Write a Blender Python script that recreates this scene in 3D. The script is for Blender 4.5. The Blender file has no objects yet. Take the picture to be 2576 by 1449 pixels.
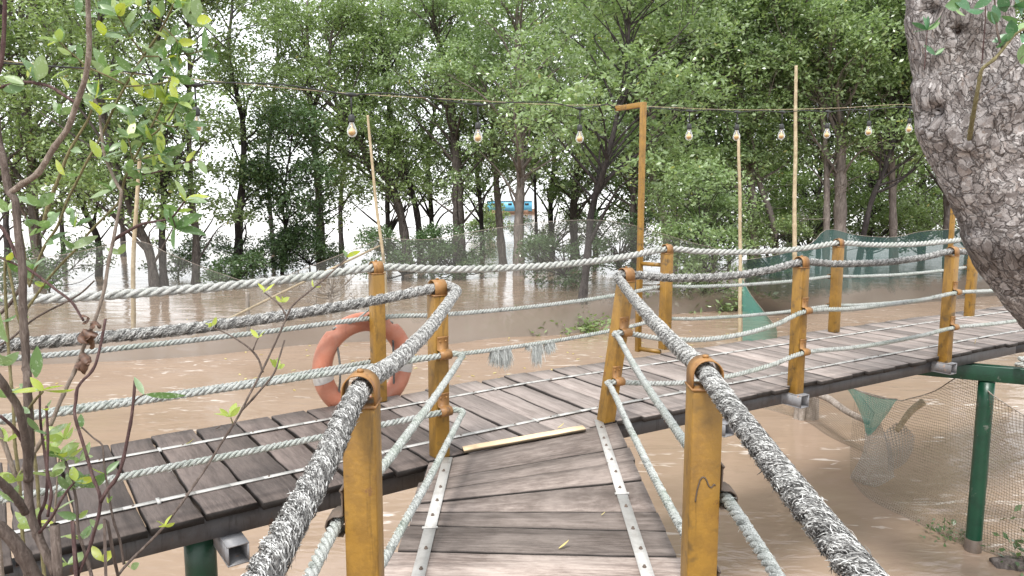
import bpy, math, random
import numpy as np
from mathutils import Vector, noise as mnoise

scene = bpy.context.scene
COL = scene.collection
R = math.radians
rng = np.random.default_rng(7)
random.seed(7)

# ------------------------------------------------------------------ camera model
HC, D = 3.5, 2.05                     # eye height and deck height above the water
FPX, PITCH = 1850.0, R(7.2)
def ray(u, v):
    a = (u-1288)/FPX; b = (724.5-v)/FPX
    return np.array((a, math.cos(PITCH)+b*math.sin(PITCH), -math.sin(PITCH)+b*math.cos(PITCH)))
def atz(u, v, z=0.0):
    d = ray(u, v); t = (z-HC)/d[2]; return np.array((d[0]*t, d[1]*t, z))
def aty(u, v, y):
    d = ray(u, v); t = y/d[1]; return np.array((d[0]*t, y, HC+d[2]*t))

# ------------------------------------------------------------------ mesh helpers
def link(me, name, mat, parent=None):
    o = bpy.data.objects.new(name, me)
    COL.objects.link(o)
    if mat is not None: me.materials.append(mat)
    if parent is not None: o.parent = parent
    return o

def mesh_np(name, V, Q, mat, parent=None, smooth=False, uv=None, attr=None, loc=None):
    """V (n,3), Q (m,4) or (m,3) faces; uv per vertex; attr dict of per-vertex floats"""
    V = np.asarray(V, dtype=np.float32); Q = np.asarray(Q, dtype=np.int32)
    me = bpy.data.meshes.new(name)
    k = Q.shape[1]
    me.vertices.add(len(V)); me.vertices.foreach_set('co', V.ravel())
    me.loops.add(Q.size); me.loops.foreach_set('vertex_index', Q.ravel())
    me.polygons.add(len(Q))
    me.polygons.foreach_set('loop_start', np.arange(0, Q.size, k, dtype=np.int32))
    me.update(calc_edges=True)
    if smooth: me.polygons.foreach_set('use_smooth', np.ones(len(Q), dtype=bool))
    if uv is not None:
        l = me.uv_layers.new(name='UVMap')
        l.data.foreach_set('uv', np.asarray(uv, dtype=np.float32)[Q.ravel()].ravel())
    for a, val in (attr or {}).items():
        at = me.attributes.new(a, 'FLOAT', 'POINT')
        at.data.foreach_set('value', np.asarray(val, dtype=np.float32))
    me.validate()
    o = link(me, name, mat, parent)
    if loc is not None: o.location = loc
    return o

def bolts(pts,r_,h,parent):
    me=None
    for q in pts:
        if me is None:
            V,Q,uv=tube_np([(0,0,0),(0,0,h*.35),(0,0,h*.36),(0,0,h)],[r_,r_,r_*.65,r_*.6],8); o=mesh_np('bolt',V,Q,M['bolt'],parent); me=o.data
        else: o=link(me,'bolt',None,parent)
        o.location=q

class MB:
    """collects quads; every piece keeps uv and a 'tone' attribute"""
    def __init__(s): s.V=[]; s.Q=[]; s.UV=[]; s.T=[]; s.n=0
    def add(s, V, Q, uv=None, tone=0.5):
        V=np.asarray(V,float); Q=np.asarray(Q,int)
        s.V.append(V); s.Q.append(Q+s.n); s.n+=len(V)
        s.UV.append(np.zeros((len(V),2)) if uv is None else np.asarray(uv,float))
        s.T.append(np.full(len(V),tone) if np.isscalar(tone) else np.asarray(tone,float))
    def hexa(s, b, t, uv=None, tone=0.5):
        """b,t: four bottom and four top corners"""
        s.add(list(b)+list(t), [(3,2,1,0),(4,5,6,7),(0,1,5,4),(1,2,6,5),(2,3,7,6),(3,0,4,7)], uv, tone)
    def box(s, c, size, X=(1,0,0), Y=(0,1,0), Z=(0,0,1), tone=0.5):
        c=np.asarray(c,float); X=np.asarray(X,float)*size[0]/2; Y=np.asarray(Y,float)*size[1]/2; Z=np.asarray(Z,float)*size[2]/2
        b=[c-X-Y-Z,c+X-Y-Z,c+X+Y-Z,c-X+Y-Z]; t=[p+2*Z for p in b]
        s.hexa(b,t,None,tone)
    def tube(s, P, r, n=8, tone=0.5, cap=True, vscale=1.0):
        V,Q,uv=tube_np(P,r,n,cap); s.add(V,Q,uv*np.array((1,vscale)),tone)
    def build(s, name, mat, parent=None, smooth=False, bevel=0):
        o=mesh_np(name,np.concatenate(s.V),np.concatenate(s.Q),mat,parent,smooth,np.concatenate(s.UV),{'tone':np.concatenate(s.T)})
        if bevel:
            m=o.modifiers.new('Bevel','BEVEL'); m.width=bevel; m.segments=2; m.limit_method='ANGLE'
        return o

def frames(P):
    P=np.asarray(P,float); T=np.gradient(P,axis=0); T/=np.linalg.norm(T,axis=1)[:,None]+1e-12
    up=np.array((0,0,1.0)) if abs(T[0][2])<0.9 else np.array((1.0,0,0))
    N=np.zeros_like(P); n=np.cross(up,T[0]); n/=np.linalg.norm(n)
    for i in range(len(P)):
        n=n-T[i]*np.dot(n,T[i]); n/=np.linalg.norm(n)+1e-12; N[i]=n
    return T,N,np.cross(T,N)

def tube_np(P, r, n=8, cap=True):
    P=np.asarray(P,float); r=np.broadcast_to(np.asarray(r,float),(len(P),))
    T,N,B=frames(P); a=np.arange(n)*2*math.pi/n
    V=P[:,None,:]+r[:,None,None]*(np.cos(a)[None,:,None]*N[:,None,:]+np.sin(a)[None,:,None]*B[:,None,:])
    V=V.reshape(-1,3); m=len(P)
    i=np.arange(m-1)[:,None]*n; j=np.arange(n)[None,:]; j2=(j+1)%n
    Q=np.stack([i+j,i+j2,i+n+j2,i+n+j],-1).reshape(-1,4)
    s=np.concatenate([[0],np.cumsum(np.linalg.norm(np.diff(P,axis=0),axis=1))])
    uv=np.stack([np.tile(a/(2*math.pi),m),np.repeat(s,n)],-1)
    if cap:
        k=len(V); V=np.concatenate([V,P[:1],P[-1:]]); uv=np.concatenate([uv,[[0,0],[0,s[-1]]]])
        C=[(k,(q+1)%n,q,k) for q in range(n)]; e=(m-1)*n
        C=[]
        for q in range(0,n,2):
            C.append((k,(q+2)%n,(q+1)%n,q)); C.append((k+1,e+q,e+(q+1)%n,e+(q+2)%n))
        Q=np.concatenate([Q,np.array(C)])
    return V,Q,uv

def spline(pts, step=0.05):
    """Catmull-Rom through control points, resampled"""
    P=np.asarray(pts,float)
    if len(P)==2:
        n=max(2,int(np.linalg.norm(P[1]-P[0])/step)+1); return P[0]+(P[1]-P[0])*np.linspace(0,1,n)[:,None]
    E=np.concatenate([[2*P[0]-P[1]],P,[2*P[-1]-P[-2]]]); out=[]
    for i in range(1,len(E)-2):
        p0,p1,p2,p3=E[i-1:i+3]; L=np.linalg.norm(p2-p1); n=max(2,int(L/step)); t=np.linspace(0,1,n,endpoint=False)[:,None]
        out.append(0.5*((2*p1)+(-p0+p2)*t+(2*p0-5*p1+4*p2-p3)*t**2+(-p0+3*p1-3*p2+p3)*t**3))
    return np.concatenate(out+[P[-1:]])

def unit(v): v=np.asarray(v,float); return v/(np.linalg.norm(v)+1e-12)

def thing(name, label, cat, loc=(0,0,0), group=None):
    o=bpy.data.objects.new(name,None); COL.objects.link(o); o.empty_display_size=0.1
    o.location=loc; o['label']=label; o['category']=cat
    if group: o['group']=group
    return o
def tag(o, label, cat, group=None):
    o['label']=label; o['category']=cat
    if group: o['group']=group
    return o
def rebase(root):
    """parts are modelled in world space: shift them under a root that sits at its base"""
    for c in root.children:
        c.matrix_parent_inverse.identity()
        c.location=Vector(c.location)-root.location

# ------------------------------------------------------------------ materials
class NT:
    def __init__(s,name):
        s.m=bpy.data.materials.new(name); s.m.use_nodes=True; s.t=s.m.node_tree; s.t.nodes.clear()
        s.out=s.n('ShaderNodeOutputMaterial')
    def n(s,ty,**k):
        d=s.t.nodes.new(ty)
        for a,v in k.items():
            if a.startswith('i_'): d.inputs[a[2:].replace('_',' ')].default_value=v
            else: setattr(d,a,v)
        return d
    def l(s,a,b): s.t.links.new(a,b)
    def noise(s,vec,scale,detail=4,rough=0.6,dist=0.0):
        d=s.n('ShaderNodeTexNoise'); d.inputs['Scale'].default_value=scale; d.inputs['Detail'].default_value=detail
        d.inputs['Roughness'].default_value=rough; d.inputs['Distortion'].default_value=dist
        if vec is not None: s.l(vec,d.inputs['Vector'])
        return d.outputs['Fac']
    def map(s,vec,scale=(1,1,1),rot=(0,0,0),loc=(0,0,0)):
        d=s.n('ShaderNodeMapping'); d.inputs['Scale'].default_value=scale; d.inputs['Rotation'].default_value=rot; d.inputs['Location'].default_value=loc
        s.l(vec,d.inputs['Vector']); return d.outputs['Vector']
    def ramp(s,fac,stops,interp='LINEAR'):
        d=s.n('ShaderNodeValToRGB'); d.color_ramp.interpolation=interp; e=d.color_ramp.elements
        while len(e)<len(stops): e.new(0.5)
        for q,(p,c) in zip(e,stops):
            q.position=p; q.color=(c,c,c,1) if np.isscalar(c) else (*c,1)
        s.l(fac,d.inputs['Fac']); return d.outputs['Color']
    def mix(s,fac,a,b,mode='MIX'):
        d=s.n('ShaderNodeMix',data_type='RGBA',blend_type=mode)
        for k,x in ((0,fac),(6,a),(7,b)):
            if hasattr(x,'is_linked'): s.l(x,d.inputs[k])
            elif k==0: d.inputs[0].default_value=x
            else: d.inputs[k].default_value=(*x,1) if len(x)==3 else x
        return d.outputs[2]
    def math(s,op,a,b=None,c=None,clamp=False):
        d=s.n('ShaderNodeMath',operation=op,use_clamp=clamp)
        for k,x in enumerate((a,b,c)):
            if x is None: continue
            if hasattr(x,'is_linked'): s.l(x,d.inputs[k])
            else: d.inputs[k].default_value=x
        return d.outputs[0]
    def attr(s,name): return s.n('ShaderNodeAttribute',attribute_name=name).outputs['Fac']
    def uv(s): return s.n('ShaderNodeTexCoord').outputs['UV']
    def pos(s): return s.n('ShaderNodeNewGeometry').outputs['Position']
    def bump(s,h,strength=0.5,dist=0.01,normal=None):
        d=s.n('ShaderNodeBump'); d.inputs['Strength'].default_value=strength; d.inputs['Distance'].default_value=dist
        s.l(h,d.inputs['Height'])
        if normal is not None: s.l(normal,d.inputs['Normal'])
        return d.outputs['Normal']
    def bsdf(s,col,rough=0.6,normal=None,spec=0.5,metal=0.0,link=True):
        d=s.n('ShaderNodeBsdfPrincipled')
        for key,x in (('Base Color',col),('Roughness',rough),('Specular IOR Level',spec),('Metallic',metal)):
            if hasattr(x,'is_linked'): s.l(x,d.inputs[key])
            else: d.inputs[key].default_value=(*x,1) if key=='Base Color' else x
        if normal is not None: s.l(normal,d.inputs['Normal'])
        if link: s.l(d.outputs[0],s.out.inputs['Surface'])
        return d

def mat_wood(name, dark, mid, pale, wear=0.5):
    """weathered plank; uv.x runs along the board in metres, uv.y across; tone = per-board value"""
    s=NT(name); uv=s.uv(); tone=s.attr('tone')
    g1=s.noise(s.map(uv,(9,85,1)),1.0,7,0.72,0.25)
    g2=s.noise(s.map(uv,(1.3,15,1)),1.0,6,0.68)
    g3=s.noise(s.map(uv,(60,160,1)),1.0,3,0.7)
    blot=s.noise(s.map(uv,(2.6,4.5,1),loc=(3,7,0)),1.0,6,0.7)
    c=s.ramp(g1,[(0.22,dark),(0.48,mid),(0.80,pale)])
    c2=s.mix(s.ramp(blot,[(0.42,0.0),(0.62,1.0)]),c,s.mix(0.55,c,pale))
    c2=s.mix(s.ramp(g2,[(0.34,1.0),(0.54,0.0)]),c2,s.mix(0.62,c2,dark))
    k=s.math('MULTIPLY_ADD',tone,1.75,0.12)
    c3=s.mix(1.0,c2,s.n('ShaderNodeCombineColor').outputs[0],'MULTIPLY')
    cc=[q for q in s.t.nodes if q.bl_idname=='ShaderNodeCombineColor'][0]
    for q in range(3): s.l(k,cc.inputs[q])
    c3=s.mix(s.ramp(g3,[(0.70,0.0),(0.78,0.5)]),c3,pale)
    h=s.math('ADD',s.math('MULTIPLY',g1,0.8),s.math('MULTIPLY',g3,0.3))
    s.bsdf(c3,s.ramp(blot,[(0.3,0.5),(0.7,0.85)]),s.bump(h,0.7,0.006),0.35)
    return s.m

M={}
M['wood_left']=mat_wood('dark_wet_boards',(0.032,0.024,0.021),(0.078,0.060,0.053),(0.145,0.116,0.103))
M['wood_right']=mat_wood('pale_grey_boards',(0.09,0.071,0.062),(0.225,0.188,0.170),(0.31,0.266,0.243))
M['wood_near']=mat_wood('worn_brown_boards',(0.042,0.031,0.026),(0.128,0.100,0.086),(0.30,0.253,0.224))
M['batten']=mat_wood('new_pine',(0.52,0.37,0.22),(0.62,0.46,0.29),(0.70,0.54,0.36))

def mat_paint(name,col,dirt,rough=0.45,streak=True,chips=None,blot=0.0):
    s=NT(name); p=s.pos()
    a=s.noise(p,9,5,0.65); b=s.noise(s.map(p,(30,30,3.2)),1.0,5,0.65,0.5); f=s.noise(p,70,3,0.6)
    c=s.mix(s.ramp(a,[(0.45,0.0),(0.70,0.8)]),col,dirt)
    if streak: c=s.mix(s.ramp(b,[(0.56,0.0),(0.70,0.75)]),c,[x*0.5 for x in dirt])
    c=s.mix(s.ramp(f,[(0.30,0.28),(0.5,0.0)]),c,[min(1,x*1.35) for x in col])
    if blot:
        g=s.noise(p,13,3,0.5,0.3); c=s.mix(s.ramp(g,[(0.60,0.0),(0.72,blot)]),c,(0.05,0.035,0.02))
        g2=s.noise(p,5,2,0.5); c=s.mix(s.ramp(g2,[(0.50,0.0),(0.68,.55)]),c,[x*0.55 for x in col])
    if chips is not None:
        e=s.noise(s.map(p,(14,14,9)),1.0,6,0.75); c=s.mix(s.ramp(e,[(0.62,0.0),(0.66,1.0)]),c,chips)
    s.bsdf(c,rough,s.bump(s.math('ADD',f,s.math('MULTIPLY',a,0.6)),0.3,0.004),0.5)
    return s.m
M['yellow']=mat_paint('ochre_paint',(0.265,0.142,0.022),(0.15,0.078,0.018),0.45,True,(.17,.08,.025),.8)
M['yellow_rust']=mat_paint('ochre_paint_rusty',(0.27,0.135,0.04),(0.15,0.068,0.027),0.5,True,(0.20,0.10,0.05))
M['strip']=mat_paint('white_painted_bar',(0.43,0.42,0.40),(0.29,0.275,0.255),0.4,False,(0.20,0.17,0.145))
M['bolt']=mat_paint('rusty_bolt',(0.10,0.07,0.05),(0.05,0.035,0.03),0.6,False)
M['green']=mat_paint('dark_green_paint',(0.004,0.046,0.023),(0.003,0.025,0.014),0.35,False,(0.10,0.12,0.10))
M['steel']=mat_paint('dark_steel',(0.085,0.085,0.09),(0.05,0.042,0.04),0.5,True,(0.12,0.07,0.05))
M['steel_pale']=mat_paint('grey_steel',(0.19,0.19,0.20),(0.10,0.09,0.085),0.5,True,(0.30,0.20,0.14))
M['black']=mat_paint('black_rubber',(0.018,0.019,0.018),(0.03,0.03,0.03),0.5,False)
M['blue']=mat_paint('blue_hull',(0.12,0.40,0.58),(0.09,0.33,0.52),0.4,False)
M['white']=mat_paint('white_hull',(0.7,0.7,0.7),(0.5,0.5,0.5),0.4,False)
M['orange_hull']=mat_paint('brown_hull',(0.22,0.12,0.07),(0.14,0.08,0.05),0.5,False)

def mat_buoy():
    s=NT('faded_orange_shell'); p=s.pos()
    a=s.noise(p,7,5,0.7); b=s.noise(s.map(p,(30,30,8)),1.0,5,0.7)
    c=s.mix(s.ramp(a,[(0.42,0.0),(0.7,0.7)]),(0.42,0.155,0.095),(0.45,0.235,0.17))
    c=s.mix(s.ramp(b,[(0.60,0.0),(0.72,0.65)]),c,(0.25,0.10,0.08))
    s.bsdf(c,0.5,s.bump(a,0.15,0.004),0.4); return s.m
M['buoy']=mat_buoy()
M['band']=mat_paint('grey_reflective_band',(0.46,0.44,0.42),(0.33,0.30,0.28),0.4,True)

def mat_rope(name, pale, dark, green=0.0):
    s=NT(name); uv=s.uv(); p=s.pos()
    f=s.noise(s.map(uv,(16,260,1)),1.0,4,0.7); d=s.noise(p,24,5,0.7); w=s.noise(p,3.0,3,0.6)
    c=s.mix(s.ramp(f,[(0.34,0.9),(0.55,0.0)]),pale,dark)
    c=s.mix(s.ramp(d,[(0.50,0.0),(0.68,0.75)]),c,dark)
    c=s.mix(s.ramp(w,[(0.45,0.0),(0.65,green)]),c,(0.20,0.26,0.19))
    s.bsdf(c,0.85,s.bump(f,0.6,0.004),0.2); return s.m
M['rope']=mat_rope('grey_white_rope',(0.50,0.50,0.475),(0.10,0.10,0.092),0.2)
M['rope_dark']=mat_rope('frayed_rope_core',(0.20,0.195,0.19),(0.03,0.028,0.028),0.1)
M['rope_thin']=mat_rope('grey_green_cord',(0.45,0.465,0.445),(0.065,0.07,0.065),0.3)
def mat_fibre():
    s=NT('frayed_fibres'); v=s.attr('v')
    c=s.ramp(v,[(0.0,(0.03,0.028,0.027)),(0.35,(0.10,0.096,0.092)),(0.65,(0.33,0.325,0.315)),(1.0,(0.60,0.60,0.58))])
    s.bsdf(c,0.8,None,0.2); return s.m
M['fibre']=mat_fibre()
def mat_fibre_pale():
    s=NT('pale_fibres'); v=s.attr('v')
    c=s.ramp(v,[(0.0,(0.12,0.125,0.115)),(0.5,(0.38,0.395,0.38)),(1.0,(0.62,0.64,0.62))])
    s.bsdf(c,0.8,None,0.2); return s.m
M['fibre_pale']=mat_fibre_pale()

def mat_leaf(name, cols, trans=0.35, rough=0.3, spots=0.0, spec=0.75):
    """colour differs from leaf to leaf (attribute v)"""
    s=NT(name); v=s.attr('v')
    c=s.ramp(v,cols)
    if spots:
        n=s.noise(s.pos(),90,3,0.7); c=s.mix(s.ramp(n,[(0.56,0.0),(0.66,spots)]),c,(0.42,0.50,0.40))
        n2=s.noise(s.pos(),60,3,0.7); c=s.mix(s.ramp(n2,[(0.66,0.0),(0.70,spots)]),c,(0.06,0.08,0.03))
    b=s.bsdf(c,rough,None,spec,link=False)
    t=s.n('ShaderNodeBsdfTranslucent'); s.l(s.mix(1.0,c,(1.0,1.12,0.62),'MULTIPLY'),t.inputs['Color'])
    m=s.n('ShaderNodeMixShader'); m.inputs[0].default_value=trans
    s.l(b.outputs[0],m.inputs[1]); s.l(t.outputs[0],m.inputs[2]); s.l(m.outputs[0],s.out.inputs['Surface'])
    return s.m
M['leaf']=mat_leaf('mangrove_leaves',[(0.0,(0.13,0.185,0.07)),(0.35,(0.19,0.26,0.105)),(0.7,(0.26,0.34,0.15)),(0.93,(0.32,0.40,0.22)),(0.965,(0.42,0.39,0.14)),(1.0,(0.46,0.33,0.11))],0.42)
M['leaf_light']=mat_leaf('young_mangrove_leaves',[(0.0,(0.15,0.215,0.09)),(0.35,(0.225,0.31,0.145)),(0.7,(0.31,0.405,0.21)),(0.93,(0.40,0.49,0.28)),(0.97,(0.46,0.44,0.15)),(1.0,(0.52,0.37,0.12))],0.42)
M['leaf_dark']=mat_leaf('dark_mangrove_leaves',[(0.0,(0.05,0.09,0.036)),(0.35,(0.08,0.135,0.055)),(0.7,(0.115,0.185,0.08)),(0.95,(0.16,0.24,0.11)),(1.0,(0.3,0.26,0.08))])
M['leaf_near']=mat_leaf('sapling_leaves',[(0.0,(0.07,0.145,0.04)),(0.3,(0.12,0.215,0.075)),(0.5,(0.20,0.29,0.15)),(0.7,(0.27,0.36,0.17)),(0.85,(0.36,0.44,0.10)),(1.0,(0.48,0.52,0.07))],0.42,0.35,0.75)
M['leaf_trunk']=mat_leaf('broad_leaves',[(0.0,(0.04,0.12,0.05)),(0.6,(0.09,0.22,0.10)),(1.0,(0.26,0.38,0.17))],0.3,0.35,0.35)
M['leaf_dead']=mat_leaf('dry_curled_leaf',[(0.0,(0.075,0.036,0.022)),(1.0,(0.17,0.085,0.05))],0.15,0.6)
M['leaf_fallen']=mat_leaf('fallen_leaf_yellow',[(0.0,(0.42,0.32,0.10)),(1.0,(0.60,0.52,0.22))],0.2,0.5)
M['fruit']=mat_paint('green_fruit',(0.16,0.26,0.10),(0.24,0.33,0.18),0.45,False)

def mat_bark(name,a,b,c,scale=1.0):
    s=NT(name); p=s.pos()
    n=s.noise(s.map(p,(14*scale,14*scale,3.5*scale)),1.0,6,0.7,0.6); m=s.noise(p,1.3*scale,3,0.6)
    col=s.ramp(n,[(0.3,a),(0.5,b),(0.72,c)])
    col=s.mix(s.ramp(m,[(0.4,0.0),(0.65,0.5)]),col,a)
    s.bsdf(col,0.85,s.bump(n,0.8,0.02),0.2); return s.m
M['bark']=mat_bark('mangrove_bark',(0.035,0.029,0.027),(0.105,0.088,0.08),(0.22,0.19,0.175))
M['bark_pale']=mat_bark('pale_mangrove_bark',(0.09,0.075,0.068),(0.20,0.168,0.15),(0.33,0.285,0.255))
M['bark_dark']=mat_bark('dark_mangrove_bark',(0.02,0.017,0.018),(0.052,0.044,0.043),(0.12,0.105,0.10))
M['stem']=mat_bark('sapling_bark',(0.07,0.052,0.044),(0.135,0.105,0.09),(0.25,0.205,0.18),6)
M['stem_pale']=mat_bark('pale_sapling_bark',(0.15,0.115,0.09),(0.27,0.22,0.185),(0.42,0.36,0.31),6)
M['stem_green']=mat_bark('olive_sapling_bark',(0.12,0.105,0.05),(0.21,0.185,0.095),(0.30,0.265,0.16),6)
M['stem_red']=mat_bark('purple_brown_twig',(0.06,0.034,0.034),(0.115,0.07,0.066),(0.2,0.14,0.13),6)
M['bamboo']=mat_bark('dry_bamboo',(0.26,0.20,0.12),(0.45,0.37,0.25),(0.56,0.48,0.35),3)
M['driftwood']=mat_bark('grey_driftwood',(0.13,0.105,0.085),(0.30,0.26,0.225),(0.50,0.45,0.40),2)

def mat_bigbark():
    s=NT('plated_grey_bark'); uv=s.uv()
    def warp(sc,am,src):
        w=s.n('ShaderNodeTexNoise'); w.inputs['Scale'].default_value=sc; w.inputs['Detail'].default_value=4; s.l(src,w.inputs['Vector'])
        av=s.n('ShaderNodeVectorMath',operation='MULTIPLY_ADD'); s.l(w.outputs['Color'],av.inputs[0]); av.inputs[1].default_value=(am,am,0); s.l(src,av.inputs[2]); return av.outputs[0]
    wv=warp(75,.022,warp(26,.05,warp(5,.12,uv)))
    def vor(vec,feature,rnd=1.0):
        d=s.n('ShaderNodeTexVoronoi',feature=feature); d.inputs['Scale'].default_value=1.0; d.inputs['Randomness'].default_value=rnd; s.l(vec,d.inputs['Vector']); return d
    va=s.map(wv,(21,14,1)); vb=s.map(wv,(52,36,1),loc=(3,5,0))
    e1=vor(va,'DISTANCE_TO_EDGE').outputs['Distance']; c1=vor(va,'F1').outputs['Color']; e2=vor(vb,'DISTANCE_TO_EDGE').outputs['Distance']; c2=vor(vb,'F1').outputs['Color']
    p1=s.n('ShaderNodeSeparateColor'); s.l(c1,p1.inputs[0]); p2=s.n('ShaderNodeSeparateColor'); s.l(c2,p2.inputs[0])
    big=s.noise(uv,2.4,4,0.6); patch=s.noise(uv,4.5,4,0.65); fine=s.noise(s.map(uv,(110,70,1)),1.0,5,0.75)
    width=s.ramp(patch,[(0.38,0.10),(0.66,1.15)])
    k1=s.ramp(s.math('DIVIDE',e1,width),[(0.0,0.0),(0.035,0.25),(0.11,1.0)])
    k2=s.ramp(e2,[(0.0,0.0),(0.02,0.4),(0.06,1.0)])
    k2m=s.math('MAXIMUM',k2,s.ramp(p1.outputs[2],[(0.35,0.25),(0.6,1.0)]))
    crack=s.math('MULTIPLY',k1,k2m)
    base=s.ramp(p2.outputs[0],[(0.0,(0.12,0.102,0.096)),(0.3,(0.22,0.197,0.19)),(0.65,(0.36,0.335,0.328)),(0.85,(0.56,0.535,0.525)),(1.0,(0.21,0.16,0.135))])
    base=s.mix(0.28,base,s.ramp(p1.outputs[0],[(0.0,(0.13,0.112,0.105)),(0.5,(0.28,0.255,0.245)),(1.0,(0.48,0.455,0.45))]))
    base=s.mix(s.ramp(fine,[(0.30,0.7),(0.50,0.0)]),base,(0.10,0.082,0.075))
    base=s.mix(s.ramp(fine,[(0.58,0.0),(0.72,0.6)]),base,(0.56,0.54,0.53))
    base=s.mix(s.ramp(big,[(0.50,0.0),(0.64,0.68)]),base,(0.075,0.058,0.05))
    col=s.mix(s.ramp(crack,[(0.0,1.0),(0.38,0.0)]),base,(0.045,0.035,0.031))
    h=s.math('ADD',s.math('MULTIPLY',crack,0.8),s.math('MULTIPLY',fine,0.3))
    h=s.math('ADD',h,s.math('ADD',s.math('MULTIPLY',p2.outputs[1],0.6),s.math('MULTIPLY',p1.outputs[1],0.5)))
    s.bsdf(col,0.85,s.bump(h,1.0,0.016),0.25)
    return s.m
M['bigbark']=mat_bigbark()
M['hollow']=mat_bark('dark_rotten_wood',(0.012,0.008,0.007),(0.03,0.018,0.014),(0.10,0.045,0.025),2)

def mat_net(name, wire, nu, nv, thr, mud=None, solid=0.0, mudp=(.5,.13)):
    """knotted mesh cut out by uv; uv.x,uv.y in metres, v attribute 'tone' = height 0..1"""
    s=NT(name); uv=s.uv(); sp=s.n('ShaderNodeSeparateXYZ')
    w=s.n('ShaderNodeTexNoise'); w.inputs['Scale'].default_value=2.0; s.l(uv,w.inputs['Vector'])
    av=s.n('ShaderNodeVectorMath',operation='MULTIPLY_ADD'); s.l(w.outputs['Color'],av.inputs[0]); av.inputs[1].default_value=(0.05,0.05,0); s.l(uv,av.inputs[2])
    s.l(av.outputs[0],sp.inputs[0])
    fx=s.math('FRACT',s.math('MULTIPLY',sp.outputs[0],nu)); fy=s.math('FRACT',s.math('MULTIPLY',sp.outputs[1],nv))
    g=s.math('MAXIMUM',s.math('LESS_THAN',fx,thr),s.math('LESS_THAN',fy,thr))
    tone=s.attr('tone'); n=s.noise(uv,1.3,4,0.65)
    fac=s.math('MAXIMUM',g,solid) if solid else g
    col=wire
    if mud is not None:
        mh=s.math('SUBTRACT',s.math('MULTIPLY_ADD',n,*mudp),tone)       # mud-caked foot of the net
        mk=s.ramp(mh,[(0.0,0.0),(0.16,1.0)])
        mk=s.math('MULTIPLY',mk,0.85)
        fac=s.math('MAXIMUM',fac,mk); col=s.mix(mk,wire,mud)
    b=s.bsdf(col,0.8,None,0.2,link=False); t=s.n('ShaderNodeBsdfTransparent'); m=s.n('ShaderNodeMixShader')
    s.l(fac,m.inputs[0]); s.l(t.outputs[0],m.inputs[1]); s.l(b.outputs[0],m.inputs[2]); s.l(m.outputs[0],s.out.inputs['Surface'])
    return s.m
M['net_grey']=mat_net('grey_fishing_net',(0.14,0.137,0.125),42,42,0.12,(0.27,0.225,0.19))
M['net_green']=mat_net('green_shade_net',(0.032,0.066,0.06),60,60,0.36,(0.22,0.185,0.155),0.42)
M['net_teal']=mat_net('teal_net',(0.075,0.225,0.185),46,46,0.32,None,0.22)
M['net_tan']=mat_net('coarse_brown_net',(0.17,0.14,0.105),34,34,0.14,(0.25,0.20,0.16),0.0,(.22,.0))
M['net_tan_double']=mat_net('doubled_grey_net',(0.33,0.31,0.285),34,34,0.26,None,0.22)

def mat_water():
    s=NT('muddy_water'); p=s.pos()
    a=s.noise(s.map(p,(0.55,1.2,1),rot=(0,0,-.2)),1.0,3,0.5,0.6); b=s.noise(s.map(p,(2.2,5.2,1),rot=(0,0,0.25)),1.0,3,0.5,0.9); c=s.noise(s.map(p,(9,17,1)),1.0,2,0.5)
    mud=s.noise(s.map(p,(0.35,0.5,1)),1.0,5,0.6,0.8)
    col=s.mix(s.ramp(mud,[(0.35,0.0),(0.65,1.0)]),(0.25,0.178,0.128),(0.295,0.217,0.162))
    h=s.math('ADD',s.math('MULTIPLY',a,1.0),s.math('MULTIPLY',b,0.22)); h=s.math('ADD',h,s.math('MULTIPLY',c,0.02))
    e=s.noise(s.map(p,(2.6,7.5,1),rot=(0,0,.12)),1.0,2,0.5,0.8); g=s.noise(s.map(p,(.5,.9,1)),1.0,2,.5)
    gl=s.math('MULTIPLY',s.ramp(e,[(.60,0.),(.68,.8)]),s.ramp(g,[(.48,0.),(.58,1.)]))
    col=s.mix(gl,col,(0.56,0.50,0.45))      # sky glints on the ripples, painted into the base colour as pale flecks
    d=s.bsdf(col,0.06,s.bump(h,0.42,0.085),0.5); d.inputs['IOR'].default_value=1.33
    return s.m
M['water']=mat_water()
def mat_glass():
    s=NT('clear_bulb_glass')
    g=s.n('ShaderNodeBsdfGlossy'); g.inputs['Roughness'].default_value=0.05; g.inputs['Color'].default_value=(1,1,1,1)
    t=s.n('ShaderNodeBsdfTransparent'); t.inputs['Color'].default_value=(0.93,0.94,0.93,1)
    lw=s.n('ShaderNodeLayerWeight'); lw.inputs['Blend'].default_value=0.35
    m=s.n('ShaderNodeMixShader'); s.l(s.math('MULTIPLY_ADD',lw.outputs['Facing'],0.7,0.12),m.inputs[0]); s.l(t.outputs[0],m.inputs[1]); s.l(g.outputs[0],m.inputs[2]); s.l(m.outputs[0],s.out.inputs['Surface'])
    return s.m
M['glass']=mat_glass()
M['filament']=mat_paint('amber_filament',(0.72,0.42,0.13),(0.6,0.33,0.1),0.4,False)

# ------------------------------------------------------------------ water
wv=[];n=40
mesh_np('water',[(-900,-60,0),(900,-60,0),(900,2500,0),(-900,2500,0)],[(0,1,2,3)],M['water'])['kind']='structure'

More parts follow.
